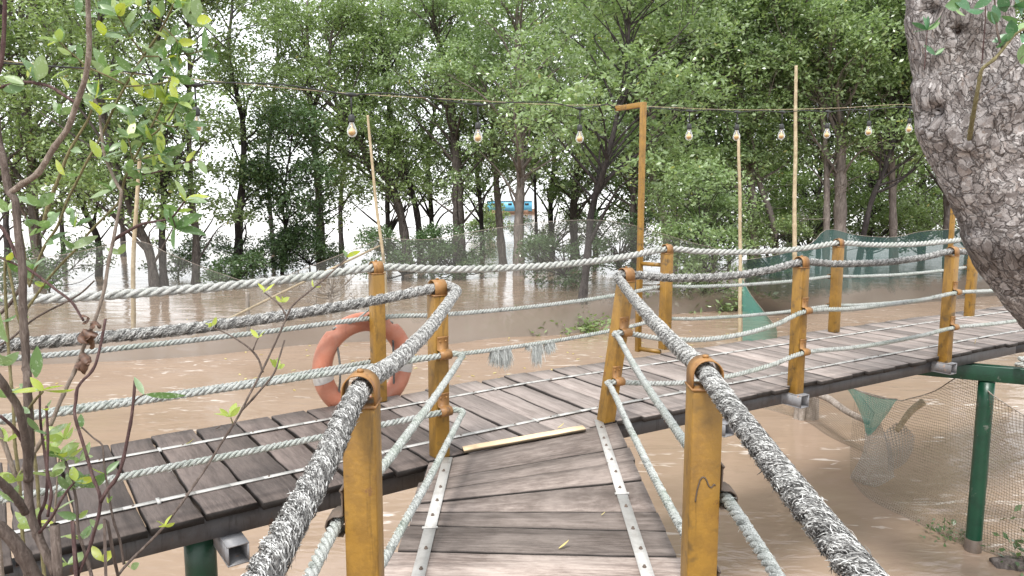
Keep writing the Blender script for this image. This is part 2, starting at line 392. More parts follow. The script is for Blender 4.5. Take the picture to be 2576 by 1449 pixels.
# ------------------------------------------------------------------ cross walkway and near walkway
ST=[((-4.2,1.23),(-4.97,2.32)),((-.45,3.88),(-1.217,4.967)),((.69,4.62),(-.05,5.81)),((5.17,7.30),(4.45,8.45)),((8.4,9.15),(7.7,10.25))]
SF=np.array([a for a,b in ST]); SB=np.array([b for a,b in ST])
SL=np.concatenate([[0],np.cumsum(np.linalg.norm(np.diff((SF+SB)/2,axis=0),axis=1))])
def deck(s,w,z=D):
    f=np.array([np.interp(s,SL,SF[:,k]) for k in (0,1)]); b=np.array([np.interp(s,SL,SB[:,k]) for k in (0,1)])
    q=f+(b-f)*w; return np.array((q[0],q[1],z))

def plank(mb,c,tone,th=0.036,nseg=10,jag=0.006):
    """c: four top corners in order a0,a1 (one end) b0,b1 (other end): board runs a->b; edges are slightly uneven"""
    a0,a1,b0,b1=[np.asarray(q,float) for q in c]; V=[];uv=[]
    L=np.linalg.norm(b0-a0); W=np.linalg.norm(a1-a0); off=rng.uniform(0,50,2)
    for i in range(nseg+1):
        t=i/nseg; p=a0+(b0-a0)*t; q=a1+(b1-a1)*t; d=unit(q-p)
        p=p+d*rng.uniform(-jag,jag); q=q+d*rng.uniform(-jag,jag); dz=np.array((0,0,rng.uniform(-.0012,.0012)))
        e=d*0.005
        V+= [p+dz-np.array((0,0,.006)),p+e+dz,q-e+dz,q+dz-np.array((0,0,.006)),q+dz-np.array((0,0,th)),p+dz-np.array((0,0,th))]
        for w in (0,0.01,W-.01,W,W+th,-th): uv.append((off[0]+t*L,off[1]+w))
    Q=[]
    for i in range(nseg):
        for k in range(6): Q.append((i*6+k,i*6+(k+1)%6,(i+1)*6+(k+1)%6,(i+1)*6+k))
    e=nseg*6
    Q+=[(0,5,4,3),(0,3,2,1),(e,e+1,e+2,e+3),(e,e+3,e+4,e+5)]
    mb.add(V,Q,uv,np.array([.02,tone,tone,.02,.0,.0]*(nseg+1)))

cross=thing('boardwalk','long crossing boardwalk, dark boards at left turning to pale boards at right','boardwalk',(0.3,5.2,0))
left=MB(); right=MB(); s=0.02; k=0
POSTS_NOTCH=[]
while s<SL[-1]-0.3:
    mid=s>SL[1]-0.2; wd=rng.uniform(.20,.255) if s<SL[2] else rng.uniform(.16,.235)
    gap=rng.uniform(.008,.02) if s<SL[2]+.5 else rng.uniform(.004,.013)
    j0=rng.uniform(-.022,.012); j1=rng.uniform(-.012,.028); dz=rng.uniform(-.004,.004)
    sk=rng.uniform(-.008,.008)
    c=[deck(s+sk,j0,D+dz),deck(s+wd+sk,j0,D+dz),deck(s-sk,1+j1,D+dz),deck(s+wd-sk,1+j1,D+dz)]
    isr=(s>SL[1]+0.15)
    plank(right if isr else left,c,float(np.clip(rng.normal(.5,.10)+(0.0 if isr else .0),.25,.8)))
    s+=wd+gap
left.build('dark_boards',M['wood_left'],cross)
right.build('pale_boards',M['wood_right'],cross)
for w in (.205,.785):
    mb=MB(); bm_=[]; ties=MB(); cur=0.02; seg=0
    while cur<SL[-1]-.4:
        ln=min(rng.uniform(1.0,1.35),SL[-1]-.35-cur); pts=np.linspace(cur,cur+ln,8)
        brk=[q for q in SL[1:-1] if cur<q<cur+ln]; pts=np.sort(np.concatenate([pts,brk]))
        for a,b in zip(pts[:-1],pts[1:]):
            p,q=deck(a,w),deck(b,w); d=unit(q-p); nn=np.array((-d[1],d[0],0))*.0165
            z0=np.array((0,0,.005)); z1=np.array((0,0,.0085+0.001*(seg%2)))
            mb.hexa([p-nn+z0,q-nn+z0,q+nn+z0,p+nn+z0],[p-nn+z1,q-nn+z1,q+nn+z1,p+nn+z1])
        for a in np.arange(cur+.12,cur+ln,.40):
            bm_.append(deck(a,w,D+.008))
        mb.box(deck(cur+ln+.004,w,D+.006),(.016,.055,.014),*[unit(deck(cur+ln+.01,w)-deck(cur+ln,w)),unit(np.cross((0,0,1),deck(cur+ln+.01,w)-deck(cur+ln,w)))])
        cur+=ln+.008; seg+=1
    st=mb.build('metal_strip',M['strip'],cross); bolts(bm_,.0065,.007,st)
for w in (.07,.93):
    mb=MB()
    for a,b in zip(range(4),range(1,5)):
        p,q=deck(SL[a],w),deck(SL[b],w); d=unit(q-p); nn=np.array((-d[1],d[0],0))*.028
        b_=[p-nn+(0,0,-.155),q-nn+(0,0,-.155),q+nn+(0,0,-.155),p+nn+(0,0,-.155)]; t_=[x+np.array((0,0,.112)) for x in b_]
        mb.hexa(b_,t_)
    mb.build('joist',M['steel'],cross)
def s_of(u,v):
    P=atz(u,v,D); best=min(np.linspace(0,SL[-1],900),key=lambda a:np.linalg.norm(deck(a,0.05)-P)); return best
CM={'a':s_of(595,1290),'b':s_of(1845,1010)}
post_s={'F2':s_of(1975,965),'F3':s_of(2368,895)}
for key,sv in list(CM.items())+list(post_s.items()):
    mb=MB(); w0=-.075 if key in post_s else -.03; a=deck(sv,w0,D-.10 if key in post_s else D-.215); b=deck(sv,1.06,a[2])
    d=unit(b-a); nn=np.array((-d[1],d[0],0)); h=.046
    # hollow square tube, open end
    for oy,oz,sy,sz in ((0,h,.1,.006),(0,-h,.1,.006),(h,0,.006,.086),(-h,0,.006,.086)):
        c=(a+b)/2+nn*oy+np.array((0,0,oz)); mb.box(c,(np.linalg.norm(b-a),sy,sz),d,nn,(0,0,1))
    mb.build('cross_member',M['steel_pale'],cross)
rebase(cross)

near=thing('footbridge','narrow plank footbridge running straight forward to meet the crossing boardwalk','footbridge',(.1,2.5,0))
LR=[(3.88,4.60),(3.60,4.13),(3.45,3.91),(3.33,3.62),(3.24,3.24),(3.10,3.04),(2.86,2.81)]
tones=[.52,.50,.62,.60,.46,.36]
y=2.86
while y>-1.2:
    y-=rng.uniform(.23,.27); LR.append((y,y-.03+rng.uniform(-.01,.01))); tones.append(.98 if len(LR)==8 else float(rng.uniform(.4,.75)))
mb=MB()
for (l0,r0),(l1,r1),tn in zip(LR[:-1],LR[1:],tones):
    g=.007; jl=rng.uniform(-.015,.015); jr=rng.uniform(-.012,.012); ex=-.03 if tn>.9 else 0
    dz=rng.uniform(-.003,.003)
    plank(mb,[(-.462+jl+ex,l1+g,D+dz),(-.462+jl+ex,l0-g,D+dz),(.672+jr,r1+g,D+dz),(.672+jr,r0-g,D+dz)],tn,nseg=12,jag=.0025)
# fix winding for boards listed near->far
mb.build('boards',M['wood_near'],near)
for x0,x1,yt in ((-.355,-.36,3.93),(.555,.505,4.62)):
    mb=MB(); bm_=[]; ys=[yt,3.05 if x0<0 else 3.42,2.2,1.2,.2,-.9]; 
    X=lambda y:(x1+(x0-x1)*np.clip((y-2.0)/2.4,-.3,1.1))
    for a,b in zip(ys[:-1],ys[1:]):
        a-=.006
        b_=[(X(b)-.026,b,D+.005),(X(b)+.026,b,D+.005),(X(a)+.026,a,D+.005),(X(a)-.026,a,D+.005)]
        mb.hexa(b_,[(p[0],p[1],D+.010) for p in b_])
        for q in np.arange(b+.10,a-.05,.19): bm_.append((X(q)+rng.normal(0,.004),q+rng.normal(0,.02),D+.0095))
        mb.tube([(X(b)-.034,b+.002,D+.010),(X(b)+.034,b+.002,D+.012)],.006,6)
    st=mb.build('metal_strip',M['strip'],near); bolts(bm_,.0085,.010,st)
for x in (-.38,.59):
    mb=MB(); mb.box((x,1.5,D-.10),(.05,4.6 if x<0 else 5.2,.11)); mb.build('joist',M['steel'],near)
rebase(near)

mb=MB(); plank(mb,[(-.27,3.995,D+.024),(-.285,4.065,D+.024),(.455,4.385,D+.024),(.44,4.455,D+.024)],.6,.018,8,.001)
tag(mb.build('wood_batten',M['batten']),'new pale pine batten lying across the joint of the two walkways','batten')

# ------------------------------------------------------------------ railing posts
TOP,MIDR,LOW=.955,.59,.275        # rope heights above the deck
def arch(mb,c,d,rad,w,th=.0035,tail=.012,n=12):
    """bent sheet strip over a rope: c centre of rope, d rope direction, w width along the rope"""
    d=unit(d); side=unit(np.cross(d,(0,0,1))); up=np.cross(side,d); prof=[]
    prof.append((-rad,-rad*.75-tail))
    for i in range(n+1):
        a=math.pi-math.pi*i/n; prof.append((rad*math.cos(a),rad*math.sin(a)))
    prof.append((rad,-rad*.75-tail))
    V=[]
    for (x,z) in prof:
        nrm=unit((x,max(z,0) if z>0 else 0)) if True else 0
        for e in (0,1):
            o=np.array((x,z))+ (np.asarray(nrm)*th*e)
            for sgn in (-1,1): V.append(c+side*o[0]+up*o[1]+d*sgn*w/2)
    Q=[]
    m=len(prof)
    for i in range(m-1):
        a=i*4;b=(i+1)*4
        Q+=[(a+2,a+3,b+3,b+2),(a+1,a,b,b+1),(a,a+2,b+2,b),(a+3,a+1,b+1,b+3)]
    Q+=[(0,1,3,2),((m-1)*4,(m-1)*4+2,(m-1)*4+3,(m-1)*4+1)]
    mb.add(V,Q)
posts={}
def post(key,xy,yaw,rope_dir,out,label,lean=(0,0),cap_dir=None,zb=0.004,capped=True,rustcap=False,H=TOP-.045,mids=True,w=.086):
    root=thing('railing_post',label,'post',(xy[0],xy[1],D),'yellow steel railing posts along the walkways')
    X=np.array((math.cos(yaw),math.sin(yaw),0)); Y=np.array((-math.sin(yaw),math.cos(yaw),0))
    b=np.array((xy[0],xy[1],D+zb)); t=np.array((xy[0]+lean[0],xy[1]+lean[1],D+H)); ax=unit(t-b)
    mb=MB(); h=w/2; t6=.005
    B=[b-X*h-Y*h,b+X*h-Y*h,b+X*h+Y*h,b-X*h+Y*h]; T=[p+(t-b) for p in B]; mb.hexa(B,T); 
    mb.build('shaft',M['yellow'],root,bevel=.005)
    mb=MB(); mb.box(t+np.array((0,0,.003)),(w+.006,w+.006,.006),X,Y); 
    cd=cap_dir if cap_dir is not None else rope_dir
    arch(mb,t+np.array((0,0,.043)),cd,.040,.074); mb.tube([t+np.array((0,0,.086)),t+np.array((0,0,.094))],.009,6)
    mb.build('rope_cap',M['yellow_rust'],root)
    o3=np.array((out[0],out[1],0.0))
    pos={}
    pos['top']=t+np.array((0,0,.043))
    for nm,hh in (('mid',MIDR),('low',LOW)):
        c=b+(t-b)*((hh-zb)/(H-zb)); mb=MB(); c2=c+o3*(h+.022)
        d=unit((rope_dir[0],rope_dir[1],0)); 
        # curled plate: flat tab on the post, then a half turn round the rope
        prof=[(0.004,.085),(0.006,.032)]+[(.024+.024*math.cos(a),.024*math.sin(a)) for a in np.linspace(2.2,-1.9,10)]
        prof=[(0.004,.10),(.010,.098),(.005,.09),(.004,.03),(.014,.027),(.03,.027),(.046,.016),(.05,0),(.044,-.018),(.028,-.026),(.006,-.027)]
        V=[];Q=[]
        for x,z in prof:
            for e in (0,1):
                for sg in (-1,1):
                    V.append(c+o3*(h+x+e*.004)+np.array((0,0,z+e*.001))+d*sg*.035)
        for i in range(len(prof)-1):
            a=i*4;q=(i+1)*4; Q+=[(a+2,a+3,q+3,q+2),(a+1,a,q,q+1),(a,a+2,q+2,q),(a+3,a+1,q+1,q+3)]
        Q+=[(0,1,3,2),(a+4,a+6,a+7,a+5)]
        mb.add(V,Q); 
        for sg in (-.018,.018): mb.tube([c+o3*(h+.002)+d*sg+(0,0,.075),c+o3*(h+.013)+d*sg+(0,0,.075)],.006,6)
        mb.build('rope_bracket',M['bolt' if key in('NL','NR') else 'yellow_rust'],root)
        pos[nm]=c2+o3*.004
    rebase(root); posts[key]=pos
    return root
A1=R(35.2); A2=R(31); A3=R(30)
def o_front(a): return (math.sin(a),-math.cos(a))
def o_back(a): return (-math.sin(a),math.cos(a))
def dr(a): return (math.cos(a),math.sin(a),0)
post('NL',(-.392,1.86),0.0,(0,1,0),(-1,0),'stained ochre post in the left foreground under the thickest frayed rope')
post('NR',(.545,2.03),0.0,(0,1,0),(1,0),'ochre post in the right foreground with a brown run mark down its face')
mb=MB(); mb.tube(spline([aty(u,v,1.9855) for u,v in ((1749,1262),(1754,1232),(1762,1206),(1770,1200),(1777,1207),(1783,1222),(1790,1226),(1796,1218),(1799,1222))],.004),.0022,5); rp=[o for o in bpy.data.objects if o.name.startswith('railing_post') and o.type=='EMPTY'][-1]; rm_=mb.build('rust_run',M['bolt'],rp); rm_.location=-rp.location
post('JL',(-.405,3.96),A1,dr(A1),o_front(A1),'ochre corner post left of the walkway joint, just right of the orange lifebuoy')
post('JR',(.605,4.60),A2,dr(A2),o_front(A2),'ochre corner post leaning to the right at the walkway joint',lean=(.115,.01))
f2=deck(post_s['F2'],-.01); f3=deck(post_s['F3'],-.01)
post('F2',f2[:2],A3,dr(A3),o_front(A3),'ochre post at the near edge of the right boardwalk, second past the joint',zb=-.055)
post('F3',f3[:2],A3,dr(A3),o_front(A3),'ochre post on the near edge of the boardwalk, standing above the green beam',zb=-.055)
post('BL',(-.94,5.07),A1,dr(A1),o_back(A1),'ochre post on the far edge standing in front of the orange lifebuoy')
post('B1',(1.445,6.84),A2,dr(A2),o_back(A2),'ochre far edge post carrying the tall lamp arm frame')
post('B2',(3.43,7.72),A3,dr(A3),o_back(A3),'ochre far edge post in front of the dark green net')
post('B3',(5.50,8.74),A3,dr(A3),o_back(A3),'ochre far edge post half hidden beside the big tree trunk')

# ------------------------------------------------------------------ ropes
def fibres(P,Rr,count,length,width,sd=1,lift=.12,valb=0.0,pitch=.2):
    """worn yarn ends: they lie along the three strands and are matted into tufts"""
    r=np.random.default_rng(sd); T,N,B=frames(P); sl_=np.concatenate([[0],np.cumsum(np.linalg.norm(np.diff(P,axis=0),axis=1))])
    i=r.integers(0,len(P),count); a=r.uniform(0,2*math.pi,count); rel=a+2*math.pi*sl_[i]/pitch
    crest=np.abs(np.cos(1.5*rel))**.7
    rad=np.cos(a)[:,None]*N[i]+np.sin(a)[:,None]*B[i]; tang=-np.sin(a)[:,None]*N[i]+np.cos(a)[:,None]*B[i]
    tuft=np.sin(sl_[i]*61+2.3*np.sin(a*2+sl_[i]*23))*np.cos(a*3+sl_[i]*37)
    base=P[i]+T[i]*r.uniform(-.01,.01,count)[:,None]+rad*(Rr*(.66+.40*crest)*r.uniform(.92,1.05,count))[:,None]
    sg=np.where(r.random(count)<.6,-1,1)
    d=(T[i]-tang*(2*math.pi*Rr*.8/pitch))*sg[:,None]+tang*(r.normal(0,.38,count))[:,None]+rad*(np.abs(r.normal(lift*.5,.11,count))+np.where(r.random(count)<.035,.55,0))[:,None]
    d/=np.linalg.norm(d,axis=1)[:,None]
    L=length*r.uniform(.4,1.4,count)**1.2; w=width*r.uniform(.5,1.4,count)
    side=np.cross(d,rad+r.normal(0,.45,(count,3))); side/=np.linalg.norm(side,axis=1)[:,None]+1e-9
    p1=base+d*(L*.45)[:,None]; d2=d+tang*r.normal(0,.7,count)[:,None]-rad*r.uniform(-.1,.7,count)[:,None]+np.array((0,0,-.3)); d2/=np.linalg.norm(d2,axis=1)[:,None]
    p2=p1+d2*(L*.55)[:,None]
    V=np.stack([base-side*w[:,None]/2,base+side*w[:,None]/2,p1-side*w[:,None]/2.2,p1+side*w[:,None]/2.2,p2-side*w[:,None]/8,p2+side*w[:,None]/8],1).reshape(-1,3)
    k=np.arange(count)[:,None]*6
    Q=np.concatenate([k+np.array([[0,1,3,2]]),k+np.array([[2,3,5,4]])])
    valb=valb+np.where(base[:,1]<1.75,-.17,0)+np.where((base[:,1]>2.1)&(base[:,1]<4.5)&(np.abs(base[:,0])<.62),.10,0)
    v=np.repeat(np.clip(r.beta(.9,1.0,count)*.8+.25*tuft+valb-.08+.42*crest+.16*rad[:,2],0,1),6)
    return V,Q,v
def rope_mesh(name,P,Rr,pitch,mat,parent,ns=8):
    T,N,B=frames(P); s=np.concatenate([[0],np.cumsum(np.linalg.norm(np.diff(P,axis=0),axis=1))])
    mb=MB()
    for k in range(3):
        th=-2*math.pi*s/pitch+2*math.pi*k/3
        C=P+Rr*.55*(np.cos(th)[:,None]*N+np.sin(th)[:,None]*B)
        mb.tube(C,Rr*.47,ns)
    return mb.build(name,mat,parent,smooth=True)
def span(P,Q,sag,n=5):
    t=np.linspace(0,1,n+2)[1:-1]; return [np.asarray(P)+(np.asarray(Q)-np.asarray(P))*x-np.array((0,0,sag*4*x*(1-x))) for x in t]
def rope(label,ctrl,Rr,pitch,mat,fray=0,fl=.03,fw=.0022,near=None,sd=1,pale=False,step=None):
    P=spline(ctrl,step or pitch/14); root=thing('rope',label,'rope',ctrl[0],'railing ropes')
    # small irregular wander
    w=np.array([mnoise.noise_vector(Vector(p*3.1)) for p in P])*Rr*.12; P=P+w
    rope_mesh('rope_strands',P,Rr,pitch,mat,root)
    if fray:
        L=np.linalg.norm(np.diff(P,axis=0),axis=1).sum()
        V,Q,v=fibres(P,Rr,int(L*fray),fl,fw,sd=sd,valb=.1 if pale else 0,pitch=pitch)
        mesh_np('frayed_fibres',V,Q,M['fibre_pale' if pale else 'fibre'],root,attr={'v':v})
        if near is not None:
            d=np.linalg.norm(P-np.array(near[:3]),axis=1); S=P[d<near[3]]
            V,Q,v=fibres(S,Rr,near[4],fl*.8,fw*.7,sd=sd+50,pitch=pitch)
            mesh_np('frayed_fibres',V,Q,M['fibre_pale' if pale else 'fibre'],root,attr={'v':v})
    rebase(root)
    return root,P
p=posts; up=lambda q,dz: np.asarray(q)+np.array((0,0,dz))
def ext(q,d,l,dz=0): return np.asarray(q)+np.array((d[0]*l,d[1]*l,dz))
def dirp(a): return np.array((math.cos(a),math.sin(a)))
# left railing: far left -> corner post -> along the near walkway towards the camera
jl=p['JL']['top']; e0=ext(jl,dirp(A1),-2.9,-.02)
corner=ext(jl,dirp(A1),.10,-.005)
nl=p['NL']['top']; back=np.array((-.305,-.35,nl[2]-.0))
rope('thick shaggy grey rope on top of the left railing, bent at the corner post',
     [e0]+span(e0,jl,.085)+[jl,ext(jl,dirp(A1),.055,.004),ext(jl,(.105,-.05),1,-.01),ext(jl,(.10,-.16),1,-.02)]+span(ext(jl,(.10,-.16),1,-.02),nl,.035,4)+[nl]+span(nl,back,.05,4)+[back],
     .0255,.17,M['rope_dark'],11000,.014,.0019,(-.34,1.2,3.0,1.0,22000),11)
for nm,lab,sag in (('mid','grey twisted rope at mid height of the left railing, turning at the corner post bracket',.004),('low','grey twisted rope lowest on the left railing, just above the dark boards',.004)):
    a=p['JL'][nm]; b=p['NL'][nm]; e=ext(a,dirp(A1),-2.9,.0)
    c1=ext(a,dirp(A1),.055); c2=ext(a,(.095,.01),1,-.004); c3=ext(a,(.085,-.09),1,-.01)
    bk=np.array((b[0],-.35,b[2]))
    rope(lab,[e]+span(e,a,.01,3)+[a,c1,c2,c3]+span(c3,b,.02,3)+[b]+span(b,bk,.03,3)+[bk],.0165,.085,M['rope_thin'],700,.014,.0015,None,21 if nm=='mid' else 22,True)
# right railing: from the viewer along the near walkway -> leaning corner post -> right boardwalk
jr=p['JR']['top']; nr=p['NR']['top']; bk=np.array((.425,-.35,nr[2]-.01)); f2t=p['F2']['top']; f3t=p['F3']['top']
eR=ext(f3t,dirp(A3),2.6,0)
rope('thick shaggy grey rope on top of the right railing, bent at the leaning post',
     [bk]+span(bk,nr,.03,4)+[nr]+span(nr,ext(jr,(-.05,-.12),1,-.03),.02,4)+[ext(jr,(-.05,-.12),1,-.03),ext(jr,(-.06,-.045),1,-.008),jr]+span(jr,f2t,.06,4)+[f2t]+span(f2t,f3t,.05,4)+[f3t]+span(f3t,eR,.06,3)+[eR],
     .0255,.17,M['rope_dark'],11000,.014,.0019,(.48,1.25,3.0,1.1,24000),12)
for nm,lab,sg2 in (('mid','grey twisted rope at mid height of the right railing, sagging between the posts',.115),('low','grey twisted rope lowest on the right railing, sagging above the pale boards',.085)):
    a=p['NR'][nm]; j=p['JR'][nm]; g=p['F2'][nm]; h_=p['F3'][nm]; e=ext(h_,dirp(A3),2.6)
    bk=np.array((a[0],-.35,a[2])); j2=ext(j,(-.075,-.02),1,.0)
    rope(lab,[bk]+span(bk,a,.03,3)+[a]+span(a,ext(j,(-.06,-.10),1,-.01),.03,3)+[ext(j,(-.06,-.10),1,-.01),j2,j]+span(j,g,sg2,4)+[g]+span(g,h_,.03,3)+[h_]+span(h_,e,.03,3)+[e],.0175,.085,M['rope_thin'],900,.014,.0015,None,31 if nm=='mid' else 32,True)
# far railing
b0=p['BL']['top']; e=ext(b0,dirp(A1),-3.2,.02); b1=p['B1']['top']; b2=p['B2']['top']; b3=p['B3']['top']; e2=ext(b3,dirp(A3),2.5)
rope('long clean twisted grey white rope along the top of the far railing',[e]+span(e,b0,.075)+[b0]+span(b0,b1,.075)+[b1]+span(b1,b2,.06)+[b2]+span(b2,b3,.05)+[b3]+span(b3,e2,.05,3)+[e2],.029,.19,M['rope'],1100,.013,.0018,None,13,True)
for nm,lab in (('mid','thin grey rope at mid height of the far railing, passing behind the lifebuoy post'),('low','thin grey rope lowest on the far railing with two frayed tufts hanging from it')):
    q=[p[k][nm] for k in ('BL','B1','B2','B3')]; e=ext(q[0],dirp(A1),-3.2,.01); e2=ext(q[3],dirp(A3),2.5)
    root,P=rope(lab,[e]+span(e,q[0],.03,3)+[q[0]]+span(q[0],q[1],.05)+[q[1]]+span(q[1],q[2],.03)+[q[2]]+span(q[2],q[3],.03)+[q[3]]+span(q[3],e2,.03,3)+[e2],.0175,.085,M['rope_thin'],700,.014,.0015,None,41 if nm=='mid' else 42,True)
    if nm=='low':
        proj=np.array([((x/(yy*math.cos(PITCH)-(z-HC)*math.sin(PITCH)))*FPX+1288) for x,yy,z in P])
        for (u,wd,ln,cn) in ((1245,12,.155,260),(1272,16,.19,330),(1352,14,.21,300),(1382,14,.12,300),(1330,8,.06,90)):
            c=P[np.argmin(abs(proj-u))]; r=np.random.default_rng(int(u)); wm=wd*c[1]/FPX
            V=[];Q=[];vv=[]
            for i in range(cn):
                a=r.uniform(-1,1); x=np.array(dirp(A1))*a*wm*.9; b=c+np.array((x[0],x[1],0))+np.array((r.normal(0,.008),r.normal(0,.008),r.uniform(-.01,.018)))
                L=ln*r.uniform(.6,1.05)*(1-.25*abs(a)); sw=np.array((r.normal(0,.018),r.normal(0,.014),0)); sd_=np.array((.0014,.0006,0))
                m1=b+sw*.5-(0,0,L*.5); m2=b+sw*1.1-(0,0,L); n0=len(V)
                V+=[b-sd_,b+sd_,m1-sd_,m1+sd_,m2-sd_*.4,m2+sd_*.4]; Q+=[(n0,n0+1,n0+3,n0+2),(n0+2,n0+3,n0+5,n0+4)]; vv+= [r.beta(2,2)]*6
            o=mesh_np('frayed_tuft',V,Q,M['fibre_pale'],root,attr={'v':vv}); o.location=-root.location

# ------------------------------------------------------------------ lifebuoy
nb=np.array((o_back(A1)[0],o_back(A1)[1],0)); tb=np.array((math.cos(A1),math.sin(A1),0))
bc=np.array((-.94,5.07,0))+nb*.175+tb*(-.03); bc[2]=D+.235
RM,rm=.315,.070
root=thing('lifebuoy','faded orange ring lifebuoy hanging outside the far railing behind an ochre post','lifebuoy',bc)
def torus_pt(a,b,R_=RM,r_=rm,sq=.8): 
    return bc+(tb*math.cos(a)+np.array((0,0,1))*math.sin(a))*(R_+r_*math.cos(b))+nb*(r_*sq*math.sin(b))
V=[];Q=[];n1,n2=96,20
pock=[R(128),R(52),R(232),R(308)]
for i in range(n1):
    a=2*math.pi*i/n1
    for j in range(n2):
        b=2*math.pi*j/n2; rr=rm
        dent=min(abs((a-q+math.pi)%(2*math.pi)-math.pi) for q in pock)
        if dent<.10 and math.cos(b)>.15: rr=rm*(1-.42*math.cos(b)*(1-dent/.10)**.5)
        V.append(torus_pt(a,b,RM,rr))
for i in range(n1):
    for j in range(n2): Q.append((i*n2+j,((i+1)%n1)*n2+j,((i+1)%n1)*n2+(j+1)%n2,i*n2+(j+1)%n2))
mesh_np('ring',V,Q,M['buoy'],root,True)
for ac in (-14,66,181,264):
    V=[];Q=[];m=9
    for i in range(m):
        a=R(ac+6-7.5+15*i/(m-1))
        for j in range(n2): V.append(torus_pt(a,2*math.pi*j/n2,RM,rm+.0025))
    for i in range(m-1):
        for j in range(n2): Q.append((i*n2+j,(i+1)*n2+j,(i+1)*n2+(j+1)%n2,i*n2+(j+1)%n2))
    mesh_np('reflective_band',V,Q,M['band'],root,True)
pk=[bc+(tb*math.cos(a)+np.array((0,0,1))*math.sin(a))*(RM+rm*.75) for a in pock]
c=[]
order=[pk[0]]; 
def loop(a,b,bulge):
    m=(a+b)/2; o_=unit(m-bc); return [a+(b-a)*t+o_*bulge*math.sin(math.pi*t)-nb*.055*math.sin(math.pi*t) for t in np.linspace(0,1,9)]
c=loop(pk[0],pk[2],-.02)
P=spline(c,.006); rope_mesh('grab_rope',P,.0085,.035,M['rope_dark'],root,6)
P=spline(loop(pk[1],pk[3],-.02),.006); rope_mesh('grab_rope',P,.0085,.035,M['rope_dark'],root,6)
hang=np.array((-.94,5.07,0))+nb*.05; hang[2]=D+.68
P=spline([pk[1],pk[1]+(np.asarray(hang)-pk[1])*.5+(0,0,-.02),hang],.006); rope_mesh('hanging_cord',P,.0075,.03,M['rope_thin'],root,6)
P=spline([pk[0],pk[0]+(np.asarray(hang)-pk[0])*.5+(0,0,-.03),hang],.006); rope_mesh('hanging_cord',P,.0075,.03,M['rope_thin'],root,6)
rebase(root)

# ------------------------------------------------------------------ lamp arm frames
def gantry(base,a,label,top):
    o=np.array((o_back(a)[0],o_back(a)[1],0)); t=np.array((*dirp(a),0)); b=np.array((base[0],base[1],0))
    root=thing('lamp_arm_frame',label,'lamp arm',(b[0],b[1],D-.06),'yellow lamp arm frames')
    w=.046; X,Y=t,o
    mb=MB(); mb.box(b+(0,0,(top+D-.06)/2),(w,w,top-(D-.06)),X,Y); mb.build('upright',M['yellow'],root,bevel=.003)
    mb=MB(); mb.box(b+o*.19+(0,0,top-w/2+.001),(w*.98,.40,w),X,Y); mb.build('arm',M['yellow'],root,bevel=.003)
    pv=np.asarray(posts['B1' if a==A2 else 'B3']['top']); pv=np.array((pv[0],pv[1],0)); L=np.linalg.norm(pv-b); d=unit(pv-b); sd_=np.array((-d[1],d[0],0))
    for z in (D+.80,D-.03):
        mb=MB(); mb.box(b+d*(L/2-.01)+(0,0,z),(L-.06,.035,.035),d,sd_); mb.build('bracket',M['yellow'],root)
    rebase(root)
    return b+o*.38+np.array((0,0,top))
tip1=gantry((1.225,7.02),A2,'tall thin yellow arm frame rising from the far railing, holding the light cable',4.36)
tip2=gantry((5.36,8.98),A3,'tall thin yellow arm frame mostly hidden behind the big tree trunk',4.42)

# ------------------------------------------------------------------ string lights
def at_u(P0,d,u):
    """point on a horizontal line at image column u"""
    k=(u-1288)/FPX; c=math.cos(PITCH); 
    # x = k*(y*c - dz*s)
    dzs=(P0[2]-HC)*math.sin(PITCH)
    return (k*(P0[1]*c-dzs)-P0[0])/(d[0]-k*d[1]*c)
dl=-np.array((*dirp(A1),0)); d2=unit(np.array((tip2[0]-tip1[0],tip2[1]-tip1[1],0)))
def on_line(P0,d,u,v):
    s_=at_u(P0,d,u); q=P0+d*s_; return aty(u,v,q[1])
wire=[on_line(tip1,dl,u,v) for u,v in ((-150,135),(0,152),(190,172),(470,198),(880,235),(1200,253),(1400,264))]+[tip1+(0,0,.01)]+[on_line(tip1,d2,u,v) for u,v in ((1850,276),(2100,272),(2300,264))]+[tip2]
mb=MB(); mb.tube(spline(wire,.1),.003,6)
tag(mb.build('support_wire',M['bamboo']),'thin pale wire strung above the railing holding up the light cable','wire')
cab=[(-150,138),(0,158),(150,168),(300,178),(420,196),(490,212),(560,208),(700,212),(800,226),(884,238),(960,234),(1060,243),(1130,254),(1200,263),(1280,258),(1370,257),(1410,262),(1459,273),(1500,268),(1530,262)]
C=[on_line(tip1,dl,u,v) for u,v in cab]
cab2=[(1560,276),(1640,272),(1735,279),(1800,276),(1855,282),(1910,278),(1968,282),(2025,278),(2083,281),(2140,276),(2188,276),(2240,271),(2290,271)]
C2=[on_line(tip1,d2,u,v) for u,v in cab2]+[tip2]
mb=MB(); mb.tube(spline(C+[tip1-(.02,.02,.03)]+C2,.05),.0058,6)
tag(mb.build('light_cable',M['black']),'black light cable dipping between the hanging bulbs','cable')
bulbs=[(490,213,0,'clear bulb hanging in the pale sky gap left of the others, behind the leafy twigs'),(883,238,0,'clear bulb hanging above the tip of the tilted bamboo pole'),(1202,263,0,'clear bulb hanging second to the left of the yellow lamp arm'),(1459,273,0,'clear bulb hanging just left of the yellow lamp arm'),
 (1735,279,1,'clear bulb hanging first to the right of the yellow lamp arm'),(1855,282,1,'clear bulb hanging over the top of the shorter bamboo pole'),(1968,282,1,'clear bulb hanging just left of the tallest bamboo pole'),(2083,281,1,'clear bulb hanging just right of the tallest bamboo pole'),(2188,276,1,'clear bulb hanging second nearest the big tree trunk'),(2290,271,1,'clear bulb hanging nearest to the big tree trunk')]
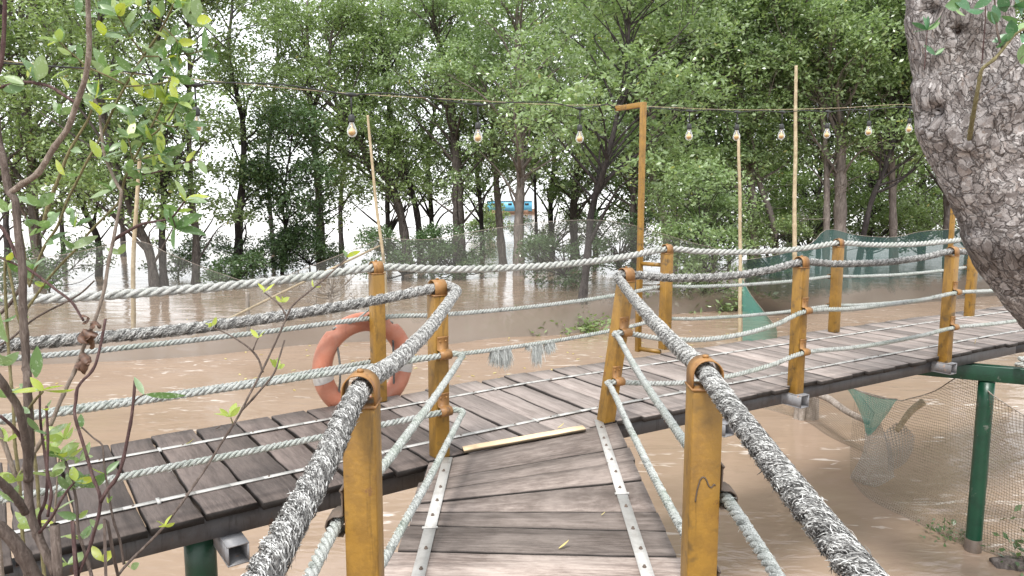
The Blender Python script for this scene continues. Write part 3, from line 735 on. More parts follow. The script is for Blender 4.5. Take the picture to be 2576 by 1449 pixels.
def lathe(prof,c,n=16):
    V=[];Q=[]
    for r_,z in prof:
        for j in range(n): V.append((c[0]+r_*math.cos(2*math.pi*j/n),c[1]+r_*math.sin(2*math.pi*j/n),c[2]+z))
    for i in range(len(prof)-1):
        for j in range(n): Q.append((i*n+j,i*n+(j+1)%n,(i+1)*n+(j+1)%n,(i+1)*n+j))
    return V,Q
for u,v,side,lab in bulbs:
    q=on_line(tip1,d2 if side else dl,u,v); root=thing('light_bulb',lab,'light bulb',q,'bulbs on the light string')
    drop=.15 if not side else .13
    mb=MB(); mb.tube([(q[0],q[1],q[2]+.012),(q[0],q[1],q[2]-drop)],[.008,.0055],6)
    tdir=np.array((*dirp(A1),0)); mb.tube([q-tdir*.055,q-tdir*.02,q+tdir*.02,q+tdir*.055],[.007,.016,.016,.007],8); mb.build('cord',M['black'],root)
    c=(q[0],q[1],q[2]-drop)
    V,Q=lathe([(.001,.006),(.017,.0),(.024,-.012),(.025,-.05),(.021,-.058),(.001,-.058)],c); mesh_np('socket',V,Q,M['black'],root,True)
    V,Q=lathe([(.017,-.054),(.019,-.068),(.027,-.086),(.037,-.107),(.040,-.126),(.037,-.146),(.025,-.162),(.010,-.168),(.0005,-.169)],c,18); mesh_np('glass_globe',V,Q,M['glass'],root,True)
    V,Q=lathe([(.004,-.058),(.007,-.078),(.006,-.10),(.026,-.115),(.029,-.134),(.019,-.152),(.001,-.157)],c,10); mesh_np('filament',V,Q,M['filament'],root,True)
    rebase(root)

# ------------------------------------------------------------------ bamboo poles, stakes, green piles
def pole(name,label,cat,pts,r0,r1,mat,nodes=0.32,group=None,wob=.012):
    P=spline(pts,.05); n=len(P); s=np.linspace(0,1,n); L=np.linalg.norm(np.diff(P,axis=0),axis=1).sum()
    for i in range(n): P[i]+=np.array(mnoise.noise_vector(Vector(P[i]*.9)))*wob*np.array((1,1,0))
    rr=r0+(r1-r0)*s
    if nodes:
        for q in np.arange(nodes*.5,L,nodes): rr=rr*(1+.22*np.exp(-((s*L-q)/.022)**2))
    mb=MB(); mb.tube(P,rr,10)
    o=mb.build(name,mat,None,True); tag(o,label,cat,group); return o
def up_from(u,v,uv2,n=4,dy=0.0):
    b=atz(u,v,-.3 if False else 0); b2=b-np.array((0,0,.4)); pts=[b2]
    for (a,c) in uv2: pts.append(aty(a,c,b[1]+dy*0))
    return pts
G='bamboo poles standing in the water'
pole('bamboo_pole','thin bamboo pole leaning left, rising behind the lifebuoy post','bamboo pole',up_from(984,858,[(966,672),(945,500),(925,290)]),.045,.028,M['bamboo'],.5,G)
pole('bamboo_pole','tallest bamboo pole, straight and pale, rising from the far side of the boardwalk','bamboo pole',up_from(2006,842,[(1999,650),(2001,400),(2003,165)]),.062,.036,M['bamboo'],.7,G)
pole('bamboo_pole','shorter bamboo pole beside the teal net corner','bamboo pole',up_from(1862,856,[(1862,700),(1861,500),(1858,342)]),.046,.034,M['bamboo'],.6,G)
pole('bamboo_pole','bamboo pole holding the peak of the left grey net','bamboo pole',up_from(334,846,[(335,700),(338,598),(352,400)]),.06,.042,M['bamboo'],.6,G)
a=aty(420,882,16.6); b=aty(955,618,17.6); pole('bamboo_pole','thin bamboo pole lying slanted across the left grey net','bamboo pole',[a,(a+b)/2+(0,0,.03),b],.036,.022,M['bamboo'],.45,G)
pole('bamboo_pole','short grey bamboo stake standing inside the left grey net','stake',up_from(625,865,[(624,800),(622,735)]),.05,.045,M['driftwood'],.5,G)
b=atz(2030,1056); 
root=thing('mooring_stump','rough bundle of split stakes standing in the water under the right boardwalk','stump',b)
for i,(dx,dy,r_,h_) in enumerate(((-.09,0,.055,.75),(.05,.02,.08,.85),(.15,.05,.06,.62),(-.15,.06,.04,.5))):
    mb=MB(); mb.tube(spline([b+(dx,dy,-.3),b+(dx*.9,dy,h_*.5),b+(dx*.7+.02,dy,h_)],.06),[r_]*len(spline([b+(dx,dy,-.3),b+(dx*.9,dy,h_*.5),b+(dx*.7+.02,dy,h_)],.06)),9); mb.build('stake',M['driftwood'],root,True)
rebase(root)
pole('driftwood_branch','pale forked driftwood branch slanting down from the stump behind the net','branch',[aty(2045,985,11.0),aty(2090,1005,10.5),aty(2130,1035,10.0),aty(2180,1062,9.6)],.06,.04,M['driftwood'],0,None,.05)
pole('driftwood_stick','short pale wooden stick poking up through the near net','stick',[aty(2255,1085,8.4),aty(2290,1035,8.4),aty(2322,1010,8.4)],.030,.044,M['bamboo'],0,None,.02)

def pile(label,x,y,ztop,r_):
    root=thing('green_pile',label,'pile',(x,y,0),'green steel piles under the boardwalk')
    mb=MB(); n=12; zz=np.linspace(-.6,ztop,n); mb.tube([(x,y,z) for z in zz],[r_]*n,24); mb.build('pile_shaft',M['green'],root,True)
    mb=MB(); mb.tube([(x,y,-.3),(x,y,.13)],[r_+.003]*2,24); mb.build('waterline_stain',M['bolt'],root,True)
    rebase(root); return root
q=atz(553,1290,D); q=deck(CM['a']-.10,.22)
pile('dark green pile under the dark left boards',q[0],q[1],D-.16,.075)
gp=atz(2442,1385,0)
pile('dark green pile standing in the water at right, carrying the green beam',gp[0]+.02,gp[1],D-.33,.071)
a=aty(2400,906,7.5); d_=unit(np.array((gp[0]+.55,gp[1]-.12,0))-np.array((gp[0]-.42,gp[1]+.35,0)))
bz=D-.245; mb=MB(); nn=np.array((-d_[1],d_[0],0))
p0=np.array((gp[0]+.02,gp[1],bz))-d_*.62; p1=p0+d_*2.7
mb.box((p0+p1)/2,(2.7,.11,.15),d_,nn); tag(mb.build('green_beam',M['green'],None,False,.006),'dark green steel beam under the right end of the boardwalk','beam')
cc=(p0+p1)/2+np.array((-.32,.1,.10)); pts=[]
for t in np.linspace(0,4.2*math.pi,60): pts.append(cc+np.array((.21*math.cos(t)*(1-.02*t),.13*math.sin(t),.016*t/2+rng.normal(0,.006))))
P=spline(pts,.012); root=thing('rope_coil','heap of coiled pale rope resting on the green beam','rope coil',cc); rope_mesh('coil_strands',P,.018,.085,M['rope'],root,6); rebase(root)

# ------------------------------------------------------------------ nets
def net(name,label,tops,bots,mat,bulge=.12,nv=10,sub=6,group='fishing nets hung along the walkway',cord=True,cat='net',seed=0,cordmat='net_cord'):
    T=spline(tops,.1e9) if False else None
    def res(P,n):
        P=spline(P,.02); s_=np.concatenate([[0],np.cumsum(np.linalg.norm(np.diff(P,axis=0),axis=1))]); t=np.linspace(0,s_[-1],n)
        return np.stack([np.interp(t,s_,P[:,k]) for k in range(3)],1)
    n=len(tops)*sub; A=res(tops,n); B=res(bots,n); V=[];uv=[];tn=[]
    su=np.concatenate([[0],np.cumsum(np.linalg.norm(np.diff(B,axis=0),axis=1))])
    for i in range(n):
        H=np.linalg.norm(A[i]-B[i])
        for j in range(nv+1):
            t=j/nv; q=B[i]+(A[i]-B[i])*t
            o=np.array(mnoise.noise_vector(Vector((q[0]*1.1+seed,q[1]*1.1,q[2]*.9))))*bulge*math.sin(math.pi*min(1,t*1.02))
            q=q+o*np.array((1,1,.5))+np.array((0,-bulge*.8*math.sin(math.pi*t)**1.5,0))
            V.append(q); uv.append((su[i],t*H)); tn.append(t)
    Q=[(i*(nv+1)+j,(i+1)*(nv+1)+j,(i+1)*(nv+1)+j+1,i*(nv+1)+j+1) for i in range(n-1) for j in range(nv)]
    root=thing(name,label,cat,B[n//2],group)
    mesh_np('net_mesh',V,Q,mat,root,True,uv,{'tone':tn})
    if cord:
        mb=MB(); mb.tube(A,.006,6); mb.build('head_cord',M['driftwood'],root,True)
    rebase(root)
M['net_cord']=M['rope_thin']
def tp(L): return [aty(u,v,y) for u,v,y in L]
def bt(L,dz=0): return [atz(u,v,0)+np.array((0,0,dz)) for u,v in L]
bl=[(-120,925),(150,915),(400,903),(560,890),(760,868),(945,858)]
net('fishing_net','fine grey net sagging from the bamboo peak on the left side of the water',tp([(-120,668,14.7),(150,642,15.4),(335,606,16),(430,640,16),(560,690,16.4),(660,712,16.9),(780,670,17.3),(945,606,17.5)]),bt(bl),M['net_grey'],.16,seed=3)
bl2=[(945,858),(1100,868),(1250,850),(1450,838),(1600,800),(1760,785),(1870,779)]
ys=[atz(u,v)[1] for u,v in bl2]
net('fishing_net','fine grey net across the middle, hung from the tilted bamboo pole to the right',tp([(945,598,17.5),(1080,602,17.6),(1220,578,18),(1400,556,18.4),(1560,560,20),(1740,610,21),(1870,640,21.5)]),bt(bl2),M['net_grey'],.22,seed=9)
net('shade_net','dark green shade net fencing the far water at right with a muddy foot',tp([(1868,655,20.0),(1960,640,20.6),(2040,612,21.5),(2082,577,22),(2160,592,22.4),(2250,596,22.8),(2320,582,23),(2420,575,23.6),(2580,565,24.4),(2800,560,25.6)]),bt([(1868,782),(2000,790),(2120,787),(2250,770),(2430,750),(2600,735),(2800,720)]),M['net_green'],.22,seed=5)
net('shade_net','small teal net corner hanging beside the shorter bamboo pole',tp([(1868,700,17.2),(1885,735,17.15),(1915,775,17.1),(1952,822,17.0)]),bt([(1868,862),(1900,864),(1930,862),(1955,858)]),M['net_teal'],.05,seed=2)
net('fishing_net','coarse brown net hung from the green beam on the right, its foot in the water',tp([(2150,980,9.3),(2250,1006,8.7),(2287,1003,8.4),(2350,984,7.9),(2434,940,7.2),(2495,992,6.8),(2576,1045,6.5),(2680,1110,6.2)]),bt([(2140,1205),(2183,1253),(2276,1301),(2369,1346),(2421,1371),(2495,1394),(2576,1431),(2680,1470)]),M['net_tan'],.10,12,10,seed=11)
net('fishing_net','pale brown net stretched behind the stump beneath the right boardwalk',tp([(1860,945,12.4),(1950,950,12),(2030,930,11.2),(2100,940,10.6),(2150,980,9.4),(2200,1040,9.2)]),bt([(1870,1015),(1960,1038),(2030,1062),(2075,1092),(2120,1115),(2180,1140)]),M['net_tan'],.12,10,8,seed=14)
net('net_scrap','bunched teal net scrap tied over the corner of the coarse brown net',tp([(2108,955,9.25),(2158,982,8.9),(2210,1000,8.65),(2258,1004,8.4)]),[aty(2150,1000,9.15),aty(2172,1060,8.85),aty(2186,1096,8.7),aty(2240,1032,8.45)],M['net_teal'],.03,8,8,cord=True,seed=4,group=None)
net('net_scrap','grey doubled fold of net hanging from the teal scrap down to the water',tp([(2178,1072,8.8),(2190,1076,8.75),(2204,1072,8.7),(2216,1064,8.65)]),[aty(2137,1207,8.8),aty(2172,1226,8.6),aty(2212,1222,8.5),aty(2250,1200,8.5)],M['net_tan_double'],.10,12,8,cord=False,seed=6,group=None)
net('net_scrap','small grey net bag sagging under the pale wooden stick',tp([(2222,1088,8.5),(2262,1063,8.45),(2302,1096,8.3)]),[aty(2232,1186,8.5),aty(2262,1176,8.45),aty(2282,1160,8.35)],M['net_tan_double'],.06,10,8,cord=False,seed=16,group=None)
mb=MB(); t_=aty(2434,938,7.2); mb.tube(spline([t_,t_+(0,-.04,.12),t_+(-.01,-.1,.36)],.04),.005,6); tag(mb.build('hanging_string',M['bamboo']),'short string tying the coarse brown net up to the beam','string')

# ------------------------------------------------------------------ vegetation
def leafcloud(C,k,size,r,asp=.46,up=.9,spread=.10):
    """rosettes: k leaves round each centre (N,3)"""
    n=len(C)*k; c=np.repeat(C,k,axis=0); d=r.normal(0,1,(n,3)); d[:,2]=d[:,2]*.65+.1; d/=np.linalg.norm(d,axis=1)[:,None]
    base=c+d*(spread*r.random(n))[:,None]+r.normal(0,spread*.45,(n,3))
    u=r.normal(0,.75,(n,3))+np.array((0,0,up)); s=np.cross(d,u); s/=np.linalg.norm(s,axis=1)[:,None]+1e-9
    nrm=np.cross(s,d)
    L=size*r.uniform(.65,1.25,n); W=L*asp*r.uniform(.8,1.15,n); L=L[:,None]; W=W[:,None]
    m=base+d*L*.5+nrm*L*.03; t=base+d*L-nrm*L*.08
    V=np.stack([base,m+s*W*.5-nrm*L*.04,t,m-s*W*.5-nrm*L*.04],1).reshape(-1,3)
    Q=np.arange(n)[:,None]*4+np.arange(4)[None,:]
    cv=np.repeat(r.random(len(C)),k); v=np.repeat(np.clip(.55*cv+.45*r.random(n),0,1),4)
    return V,Q,v
def tree(name,label,poly,wpx,yd=None,zb=5.5,zt=13.5,Rc=3.0,nl=34,lr=1.0,per=55,k=6,size=.15,leaf='leaf',bark='bark',seed=0,group=None,limbs=True,twigs=0,cat='tree'):
    """poly: trunk line in picture columns/rows, all at the depth where its foot meets the water"""
    r=np.random.default_rng(seed+100); b=atz(*poly[0],0); y=b[1] if yd is None else yd
    pts=[aty(u,v,y) for u,v in poly]; pts[0][2]-=.5
    for i in range(1,len(pts)): pts[i][1]+=r.normal(0,.25)*min(1,i)
    top=pts[-1].copy()
    while pts[-1][2]<zt-1.2:
        d=unit(pts[-1]-pts[-2]); d=unit(d*.6+np.array((r.normal(0,.15),r.normal(0,.2),.9))); pts.append(pts[-1]+d*1.6)
    P=spline(pts,.25); w0=wpx/FPX*y/2; n=len(P); 
    hh=np.linspace(0,1,n); rad=w0*(1.0-.80*hh)*(1+.55*np.exp(-hh*n*.25/.5)); rad=rad*(1+.09*np.sin(np.arange(n)*1.3+seed))
    root=thing(name,label,cat,(P[0][0],P[0][1],0),group)
    tm=MB(); tm.tube(P,np.maximum(rad,.02),9)
    Cs=[]; zs=P[:,2]
    for i in range(nl):
        z=zb+(zt-zb)*r.random()**.9; a=r.uniform(0,2*math.pi); prof=math.sin(math.pi*min(.97,max(.18,(z-zb+.9)/(zt-zb+2.0))))**.6
        rr=Rc*math.sqrt(r.uniform(.06,1))*prof; h0=max(zb*.35 if zb>1 else .3,z-rr*r.uniform(.5,1.1)-.3); j=int(np.argmin(abs(zs-h0)))
        st=P[j]; j2=int(np.argmin(abs(zs-min(z,zs[-1])))); ax=P[j2]
        e=np.array((ax[0]+rr*math.cos(a),ax[1]+rr*math.sin(a),z)); L_=np.linalg.norm(e-st)
        m=(st+e)/2+np.array((r.normal(0,.1),r.normal(0,.1),r.normal(.05,.12)))*L_*.8
        B_=spline([st,m,e],.3); r0=min(rad[j]*.6,.018*L_+.016)
        if limbs: tm.tube(B_,np.linspace(r0,.010,len(B_)),5,cap=False)
        s_=lr*r.uniform(.65,1.25); m_=int(per*(s_/lr)**2); dd=r.normal(0,1,(m_,3)); dd[:,2]=np.abs(dd[:,2])*np.where(r.random(m_)<.72,1,-.7); dd/=np.linalg.norm(dd,axis=1)[:,None]
        q=e+dd*s_*(r.uniform(.35,1.08,m_)**.6)[:,None]*np.array((1.1,1.1,.78)); Cs.append(q)
        if limbs:
            for t_ in range(3):
                f=q[r.integers(0,m_)]; g=B_[int(len(B_)*r.uniform(.45,.95))]; tm.tube([g,(g+f)/2+r.normal(0,.07,3),f],[.011,.008,.004],4,cap=False)
            if m_>10:
                f=q[r.integers(0,m_,m_//6)]; f=f[:,None,:]+np.linspace(0,1,1)[None,:,None]
    for i in range(twigs):      # bare twigs under the crown
        j=r.integers(int(n*.1),int(n*.75)); st=P[j]; a=r.uniform(0,2*math.pi); L_=r.uniform(.8,2.4); d=np.array((math.cos(a),math.sin(a),r.uniform(-.1,.6)))
        e=st+d*L_; B_=[st,st+d*L_*.5+r.normal(0,.12,3),e]; tm.tube(B_,[.022,.014,.006],4,cap=False)
        for q in range(4):
            f=st+d*L_*r.uniform(.35,.95); tm.tube([f,f+r.normal(0,.3,3)+(0,0,.15)],[.009,.004],4,cap=False)
    tr=tm.build('trunk',M[bark],root,True)
    if Cs:
        V,Q,v=leafcloud(np.concatenate(Cs),k,size,r); mesh_np('crown',V,Q,M[leaf],root,attr={'v':v})
    rebase(root)
TG='mangrove trees standing in the flooded shallows'
S=1
def tr(label,poly,w,**kw):
    global S; S+=1; kw.setdefault('group',TG)
    if kw['zb']>4 and kw['group']==TG: kw['zb']=kw['zb']-2.0 if poly[0][0]>900 else max(1.9,kw['zb']-3.3); kw['nl']=int(kw['nl']*(1.2 if poly[0][0]>900 else 1.25))
    kw.setdefault('size',.185); kw.setdefault('per',58); tree('mangrove_tree',label,poly,w,seed=S,**kw)
tr('pale curving mangrove trunk at the far left, behind the sapling',[(100,705),(78,540),(58,400),(54,220),(66,40)],30,zb=6.5,Rc=3.6,nl=40,leaf='leaf',bark='bark_pale',twigs=4)
tr('thin dark mangrove between the far left trunk and the net peak',[(245,695),(238,610),(214,490),(206,300),(190,100)],17,zb=5.5,Rc=2.6,nl=26,bark='bark_dark')
tr('mangrove leaning left behind the net peak, crown low',[(392,728),(372,640),(340,560),(300,430),(255,250)],24,zb=5.0,Rc=3.0,nl=34,twigs=4,leaf='leaf')
tr('straight slim mangrove sharing a foot with the leaning one',[(412,726),(408,600),(402,480),(392,300),(400,80)],20,zb=6.2,Rc=2.6,nl=30,bark='bark_dark')
tr('single plain mangrove trunk standing out against the bright river',[(490,718),(487,600),(480,500),(472,350),(478,100)],21,zb=4.7,Rc=2.0,nl=24,lr=.9)
tr('forked dark mangrove in the bright river gap, left of the dense bushy one',[(594,692),(598,625),(612,540),(612,430),(600,300),(585,150),(580,20)],23,zb=5.2,zt=14,Rc=2.0,nl=26,lr=.85,bark='bark_dark',leaf='leaf')
tr('low dense bushy mangrove with leaves down to the water, left of the middle',[(705,688),(706,600),(712,520)],10,zb=1.0,zt=7.4,Rc=1.7,nl=40,lr=.8,per=50,leaf='leaf_dark',bark='bark_dark')
tr('sturdy upright dark mangrove left of the tilted bamboo pole',[(808,670),(803,560),(795,450),(788,330),(780,180),(770,0)],24,zb=5.0,Rc=2.7,nl=32,bark='bark',twigs=3)
tr('many limbed mangrove leaning left just right of the tilted bamboo pole',[(1030,672),(1012,560),(985,470),(930,400),(870,310)],26,zb=4.8,zt=12.5,Rc=3.2,nl=40,twigs=10,bark='bark')
tr('slim mangrove just behind the many limbed leaning one',[(1062,664),(1050,540),(1020,420),(985,300),(960,120)],19,zb=5.2,Rc=2.8,nl=34,bark='bark_dark',twigs=6)
tr('tallest reddish mangrove trunk in the middle, seen up through its crown',[(1157,674),(1155,560),(1150,430),(1140,300),(1122,180),(1090,40)],34,zb=5.6,Rc=3.2,nl=48,leaf='leaf_light',bark='bark',twigs=6)
tr('slightly bent grey mangrove trunk beside the far blue boat',[(1268,668),(1256,560),(1248,450),(1240,300)],21,zb=6.4,Rc=2.8,nl=40,leaf='leaf_light',bark='bark_pale')
tr('thick grey mangrove trunk with side stubs right of the blue boat',[(1305,692),(1305,560),(1310,430),(1305,250),(1300,50)],30,zb=6.2,Rc=3.2,nl=46,leaf='leaf_light',bark='bark_pale',twigs=3)
tr('thin black sapling trunk right of the thick grey trunk',[(1350,664),(1349,560),(1345,450),(1350,330)],10,zb=6.0,zt=11,Rc=1.7,nl=16,bark='bark_dark')
tr('short trunked mangrove in the middle right with a low branching crown',[(1448,646),(1442,540),(1452,400),(1472,200)],22,zb=4.6,Rc=3.2,nl=46,leaf='leaf_light',twigs=4)
tr('twisted mangrove nearest the middle net, its foot inside the net',[(1460,765),(1478,640),(1492,520),(1530,380),(1580,150)],22,zb=4.0,zt=11.5,Rc=3.0,nl=46,leaf='leaf_light',bark='bark_dark',twigs=6)
tr('leafy mangrove directly behind the yellow lamp arm',[(1600,680),(1590,560),(1600,400),(1610,150)],18,zb=3.8,Rc=3.2,nl=48,leaf='leaf_light')
tr('leaning mangrove right of the yellow lamp arm',[(1692,690),(1668,560),(1650,450),(1640,300),(1660,50)],24,zb=4.4,Rc=3.2,nl=46,leaf='leaf',bark='bark_pale',twigs=4)
tr('mangrove left of the shorter bamboo pole with a full crown',[(1770,690),(1765,500),(1750,300),(1740,60)],20,zb=3.6,Rc=3.4,nl=52,leaf='leaf_light')
tr('mangrove right of the shorter bamboo pole, bare below',[(1905,690),(1890,450),(1875,300),(1830,60)],22,zb=6.4,Rc=3.2,nl=46,leaf='leaf_light',bark='bark_pale',twigs=14)
tr('crooked grey mangrove left of the tallest bamboo pole',[(1960,690),(1935,560),(1905,450),(1890,330)],18,zb=7.2,Rc=2.8,nl=36,bark='bark_pale',twigs=14)
tr('stout pale double trunk mangrove right of the tallest bamboo pole',[(2112,700),(2108,450),(2110,300),(2095,150),(2080,0)],38,zb=7.0,Rc=3.4,nl=48,leaf='leaf_light',bark='bark_pale',twigs=14)
tr('slimmer pale trunk close on the left of the stout double trunk',[(2078,700),(2078,450),(2066,300),(2040,120)],20,zb=7.2,Rc=2.6,nl=34,bark='bark_pale',twigs=12)
tr('dark mangrove leaning right between the stout trunk and the green net top',[(2150,700),(2170,520),(2215,400),(2260,260)],16,zb=7.0,Rc=2.8,nl=36,bark='bark_dark',twigs=10)
tr('grey mangrove above the highest part of the green net',[(2252,700),(2245,450),(2240,330),(2262,150)],22,zb=7.0,Rc=3.2,nl=44,leaf='leaf_light',bark='bark_pale',twigs=12)
tr('mangrove closest to the big tree trunk, half hidden behind it',[(2385,700),(2368,480),(2350,300),(2330,80)],22,zb=6.0,Rc=3.2,nl=46,leaf='leaf_light',bark='bark',twigs=10)
tr('mangrove at the right edge behind the big tree trunk',[(2600,700),(2590,450),(2580,200)],24,zb=5.0,Rc=3.4,nl=40,leaf='leaf')
tr('mangrove at the left edge with a ragged crown',[(-40,710),(-30,520),(-20,300),(0,100)],26,zb=5.8,Rc=3.4,nl=40,leaf='leaf')
# deeper rows: merged crowns that nothing tells apart
for i,(u,v,w,zb,Rc,nl) in enumerate(((20,650,26,3.5,3.4,34),(160,646,20,3.5,3.0,30),(310,645,22,4.2,3.0,30),(690,640,20,6,3.0,26),(860,640,22,4.5,3.2,32),(980,640,24,6,4.0,40),(1090,636,24,6,4.0,40),(1215,640,22,7.5,3.6,40),(1390,636,24,5.5,4.0,46),(1500,640,24,4.2,4.2,50),(1600,636,24,3.6,4.2,60),(1700,640,26,3.2,4.2,62),(1800,636,26,3.2,4.2,66),(1890,640,26,3.2,4.2,70),(1990,636,26,3.0,4.2,70),(2060,640,20,2.6,4.2,70),(2190,640,26,2.6,4.2,70),(2320,636,26,2.6,4.2,70),(2440,640,26,2.6,4.2,60))):
    tr('slender mangrove deep in the grove behind the front row, crown merged with its neighbours',[(u,v),(u-6,520),(u+rng.uniform(-20,20),380),(u+rng.uniform(-30,30),150)],w*.6,zb=zb if u<950 else zb*.35+(.9 if u<1450 else .2),zt=18.5,Rc=Rc,nl=nl,lr=1.3,per=50,k=5,size=.24,leaf='leaf' if i%3 else 'leaf_light',bark='bark_dark',group='mangroves deep in the grove',twigs=5)
# low bushes at the water
def bush(label,u,v,h,rad,n,leaf,size=.13,cat='bush',per=40,lr=.42,z0=.15):
    global S; S+=1; tree('mangrove_bush',label,[(u,v),(u+2,v-30)],8,zb=z0,zt=h,Rc=rad,nl=n,lr=lr,per=per,k=5,size=size,leaf=leaf,bark='bark_dark',seed=S,group='low bushes in the shallows',cat=cat)
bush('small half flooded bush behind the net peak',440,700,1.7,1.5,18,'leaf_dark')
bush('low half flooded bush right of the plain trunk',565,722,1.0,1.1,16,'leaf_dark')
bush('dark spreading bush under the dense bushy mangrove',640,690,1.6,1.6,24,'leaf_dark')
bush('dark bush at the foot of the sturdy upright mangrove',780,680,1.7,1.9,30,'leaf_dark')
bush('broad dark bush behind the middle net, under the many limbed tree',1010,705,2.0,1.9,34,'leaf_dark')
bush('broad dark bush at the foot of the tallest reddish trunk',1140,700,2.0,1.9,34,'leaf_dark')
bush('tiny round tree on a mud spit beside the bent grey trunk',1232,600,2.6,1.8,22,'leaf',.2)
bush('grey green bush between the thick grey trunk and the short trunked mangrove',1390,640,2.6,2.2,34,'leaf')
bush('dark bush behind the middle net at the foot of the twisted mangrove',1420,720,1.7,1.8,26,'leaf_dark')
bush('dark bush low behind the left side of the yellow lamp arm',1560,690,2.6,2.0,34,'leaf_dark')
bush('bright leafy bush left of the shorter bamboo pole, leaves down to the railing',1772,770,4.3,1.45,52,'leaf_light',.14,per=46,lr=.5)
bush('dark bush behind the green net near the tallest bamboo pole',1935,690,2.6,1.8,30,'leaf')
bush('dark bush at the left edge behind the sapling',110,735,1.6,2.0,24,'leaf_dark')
for u,lab in ((1835,'shrubby dark thicket in the grove just left of the shorter bamboo pole'),(2030,'shrubby dark thicket between the tallest bamboo pole and the stout double trunk'),(2190,'shrubby dark thicket right of the stout double trunk above the shade net'),(2320,'shrubby dark thicket above the right end of the shade net')):
    bush(lab,u,655,5.2,2.6,44,'leaf',.19,per=36,lr=.75,z0=1.0)
# creepers, dead shrub
def clump(name,label,u,v,rad,h,n,size,leaf,cat):
    r=np.random.default_rng(int(u)); b=atz(u,v); C=np.stack([b[0]+r.normal(0,rad*.5,n),b[1]+r.normal(0,rad*.22,n),np.abs(r.normal(0,h*.5,n))],1)
    V,Q,vv=leafcloud(C,5,size,r); o=tag(mesh_np(name,V,Q,M[leaf],attr={'v':vv}),label,cat)
    if name=='waterweed': o['kind']='stuff'
clump('creeper','tangle of broad leaved green creeper at the foot of the middle net',1385,832,1.5,.42,330,.15,'leaf','plant')
clump('creeper','low green weeds in the water beneath the shade net',1755,778,1.5,.5,150,.2,'leaf','plant')
clump('waterweed','small dark weeds caught round the green pile at the waterline',2395,1352,.3,.10,26,.06,'leaf_dark','plant')
clump('waterweed','fern like weeds in the bottom right corner',2575,1425,.16,.3,22,.09,'leaf_dark','plant')
def deadshrub(label,u,v,h):
    r=np.random.default_rng(int(u)+5); b=atz(u,v); mb=MB(); mb.tube([b-(0,0,.3),b+(0,0,h*.5),b+(.03,0,h)],[.05,.035,.012],7)
    for i in range(26):
        z=r.uniform(.15,.9)*h; a=r.uniform(0,6.28); L_=r.uniform(.5,1.25)*(1.3-z/h*.6); d=np.array((math.cos(a),math.sin(a)*.8,r.uniform(.1,.55))); s0=b+(0,0,z)
        P=[s0,s0+d*L_*.5+(0,0,-.05),s0+d*L_+(0,0,.12)]; mb.tube(spline(P,.2),np.linspace(.022,.006,len(spline(P,.2))),5)
        for q in range(3):
            f=s0+d*L_*r.uniform(.4,.95); mb.tube([f,f+r.normal(0,.16,3)+(0,0,.16)],[.009,.004],4)
    tag(mb.build('dead_shrub',M['driftwood'],None,True),label,'dead shrub')
deadshrub('leafless pale shrub standing in the water left of the lifebuoy post',832,790,1.05)
# log in the corner
pole('log','half sunk dark log in the bottom right corner',  'log',[atz(2500,1420)-(0,0,.03),atz(2560,1425),atz(2700,1440)],.09,.11,M['bark'],0)

# ------------------------------------------------------------------ the big trunk on the right
TY=4.8
prof=[(-160,2270,2480),(0,2296,2520),(60,2297,2526),(120,2300,2540),(170,2304,2560),(215,2302,2575),(260,2312,2592),(320,2326,2618),(385,2352,2650),(430,2376,2672),(480,2402,2700),(530,2422,2726),(590,2437,2752),(650,2482,2790),(700,2520,2818),(770,2576,2862),(900,2690,2960),(1100,2840,3090),(1350,3000,3240)]
cl=[];rd=[]
for v,a,b in prof:
    P1=aty(a,v,TY); P2=aty(b,v,TY); cl.append((P1+P2)/2); rd.append(np.linalg.norm(P2-P1)/2)
cl=np.array(cl); s0=np.concatenate([[0],np.cumsum(np.linalg.norm(np.diff(cl,axis=0),axis=1))])
ns_,nt=330,220; t=np.linspace(0,s0[-1],ns_)
C=spline(cl,.01); sc=np.concatenate([[0],np.cumsum(np.linalg.norm(np.diff(C,axis=0),axis=1))]); C=np.stack([np.interp(t*sc[-1]/s0[-1],sc,C[:,k]) for k in range(3)],1)
rr=np.interp(t,s0,rd); T,N,B=frames(C)
lean=np.abs(T[:,2]); rr=rr*(.55+.45*lean)           # horizontal half width -> true radius
ang=np.arange(nt)*2*math.pi/nt
V=C[:,None,:]+rr[:,None,None]*(np.cos(ang)[None,:,None]*N[:,None,:]+np.sin(ang)[None,:,None]*B[:,None,:]); NR_=V-C[:,None,:]; NR_/=np.linalg.norm(NR_,axis=2)[:,:,None]
V=V.reshape(-1,3); NR_=NR_.reshape(-1,3); off=np.zeros(len(V))
kn=[((2332,255),.10,.030),((2356,285),.055,-.075),((2330,330),.12,.035),((2440,375),.075,.045),((2432,395),.045,-.045),((2412,75),.028,-.05),((2365,120),.2,.02),((2310,40),.12,.03),((2345,30),.05,-.05),((2450,610),.09,.05),((2410,490),.10,.02),((2520,330),.09,-.02),((2545,420),.08,-.03)]
holes=[]
for (u,v),sg,am in kn:
    c=np.interp(v,[q[0] for q in prof],range(len(prof))); 
    d=ray(u,v); o_=np.array((0,0,HC)); 
    # nearest surface point to the ray on the viewer's side
    W=V-o_; tt=(W@d)/(d@d); dist=np.linalg.norm(W-tt[:,None]*d,axis=1)+np.where(NR_@(d/np.linalg.norm(d))>0,9,0)
    i=np.argmin(dist); off+=am*np.exp(-(np.linalg.norm(V-V[i],axis=1)/sg)**2)
n1_=np.array([mnoise.noise(Vector(q*2.2)) for q in V])*.028+np.array([mnoise.noise(Vector(q*6.5)) for q in V])*.014+np.array([mnoise.noise(Vector(q*22)) for q in V])*.006
V=V+NR_*(off+n1_)[:,None]
